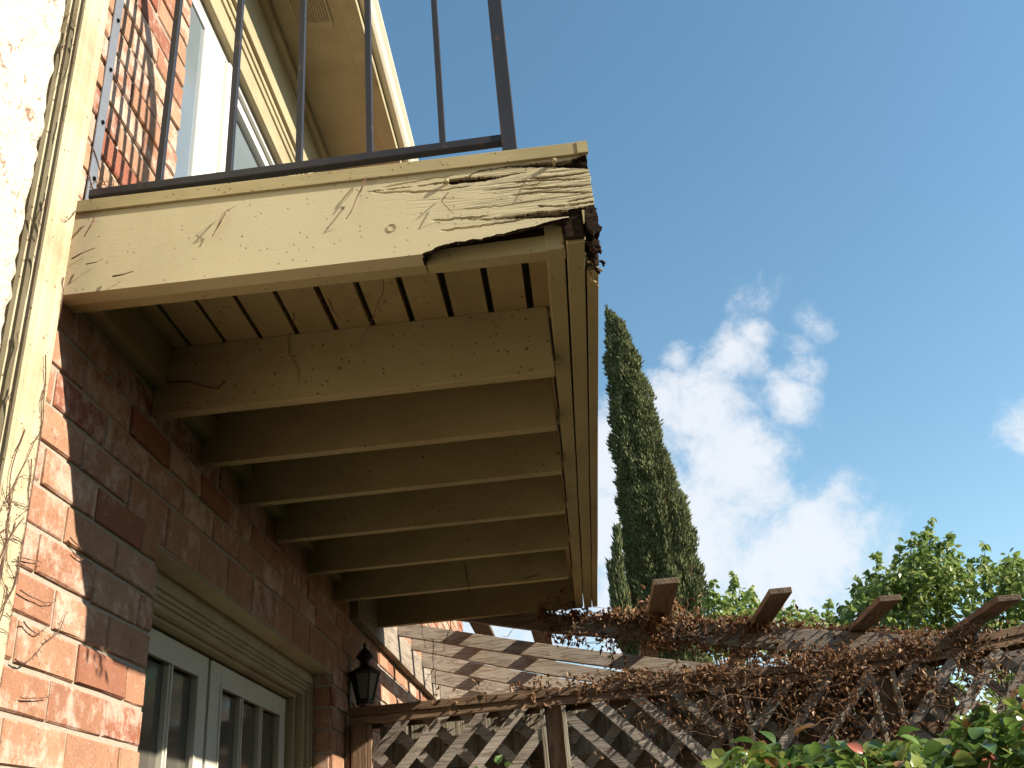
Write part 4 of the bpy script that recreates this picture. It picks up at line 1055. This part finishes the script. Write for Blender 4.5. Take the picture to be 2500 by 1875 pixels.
for yy in (-12, -9, -6): q = MB(); q.box(10.93, 10.99, yy, yy+1.2, -.6, 1.0); f_ = q.build('window', M_white, T); q = MB(); q.box(10.91, 10.929, yy+.08, yy+1.12, -.52, .92); q.build('glass_pane', M_glass, f_)
T = blocker_house(-6, 4.6, -15, -8.2, 2.6, 'unseen house added behind the camera to block sky light', False)
for xx in (-1, 1.4): q = MB(); q.box(xx, xx+1.2, -8.19, -8.13, -.6, 1.0); f_ = q.build('window', M_white, T); q = MB(); q.box(xx+.08, xx+1.12, -8.129, -8.11, -.52, .92); q.build('glass_pane', M_glass, f_)
# ------------------------------------------------------------------ hedge, foreground right
hx = [(1580,1900),(1620,1880),(1700,1850),(1840,1800),(1880,1832),(1960,1818),(2060,1815),(2150,1800),(2230,1800),(2290,1770),(2330,1740),(2370,1700),(2420,1712),(2460,1740),(2500,1760),(2700,1740)]
YH = .95
hp = [at(px, py, 1, YH) for px, py in hx]; hxs = [p.x for p in hp]; hzs = [p.z-.065 for p in hp]
hed = thing('hedge', (2.4, YH, GZ), 'clipped hedge of oval green leaves with orange young leaves in the bottom right corner', 'hedge')
def hleaf_mesh(mat):
    w_, ln = .0175, .048; n2 = 6; vs = []; 
    for i in range(n2+1):
        t = i/n2; ww = w_*math.sin(math.pi*min(1, t*.92+.06))**.8; bend = -.016*t*t
        vs += [(-ww, ln*t, bend+.008*(ww/w_)), (0, ln*t, bend), (ww, ln*t, bend+.008*(ww/w_))]
    fs = []
    for i in range(n2):
        a = i*3; fs += [(a,a+1,a+4,a+3),(a+1,a+2,a+5,a+4)]
    me = bpy.data.meshes.new('leaf'); me.from_pydata([(a*S,b*S,c*S) for a,b,c in vs], [], fs); me.materials.append(mat); me.polygons.foreach_set('use_smooth', [True]*len(fs)); return me
LM = [hleaf_mesh(m_) for m_ in M_hedge]
wts = [24,34,26,6,10,2]
leaves = []
for i in range(14000):
    x = random.uniform(hxs[0]-.02, 3.4); top = float(np.interp(x, hxs, hzs)); dy = abs(random.gauss(0,.28)) if random.random() < .6 else random.uniform(0,.9)
    y = YH-.12+dy*.6*random.choice((1,1,-1)) ; z = top-abs(random.gauss(0,.07)) if random.random() < .45 else random.uniform(GZ+.1, top)
    k = random.choices(range(6), wts)[0]
    if z < top-.1 and k in (3,5): k = 4
    if random.random() < .12 and z > top-.05: z = top+random.uniform(0,.025)
    leaves.append((x, y, z, k))
for px, py, k in ((1215,1868,1),(1235,1874,0),(1170,1878,1)):
    p = at(px, py, 1, YH); leaves.append((p.x, p.y, p.z, k))
def lvis(l):
    pr = project(l[:3])
    if pr is None or not (1100 < pr[0] < 2540 and pr[1] < 1900): return 99+l[1]
    return pr[2]
leaves.sort(key=lvis)
sb = {}
def leafrot():
    return Matrix.Rotation(random.uniform(0,6.28),3,'Z') @ Matrix.Rotation(random.uniform(-.2,1.2),3,'X') @ Matrix.Rotation(random.gauss(0,.5),3,'Y')
allst = MB(); mats_st = M_hedge
for i, (x,y,z,k) in enumerate(leaves):
    R_ = leafrot(); sc_ = random.uniform(.6,1.15)
    if i < 290 and lvis((x,y,z,k)) < 99:
        o = link('leaf', LM[k], hed, (x,y,z)); o.rotation_euler = R_.to_euler(); o.scale = (sc_,)*3
    else:
        w_, ln = .0175*sc_, .048*sc_
        vs = [R_ @ Vector(v) + Vector((x,y,z)) for v in ((0,0,0),(w_,ln*.3,.006),(w_*.9,ln*.65,.004),(0,ln,-.012),(-w_*.9,ln*.65,.004),(-w_,ln*.3,.006),(0,ln*.5,-.004))]
        allst.add(vs, [(0,1,6),(1,2,6),(2,3,6),(3,4,6),(4,5,6),(5,0,6)], k)
o = allst.build('leaf_mass', mats_st, hed); o['kind'] = 'stuff'
q = MB()
for i in range(60):
    x = random.uniform(1.5,3.3); y = YH+random.uniform(0,.5); t = float(np.interp(x, hxs, hzs)); q.tube([(x+random.gauss(0,.1),y,GZ),(x+random.gauss(0,.05),y,(GZ+t)/2),(x,y,t-.03)], .008, 4, r1=.002)
q.build('stem', M_stem, hed)
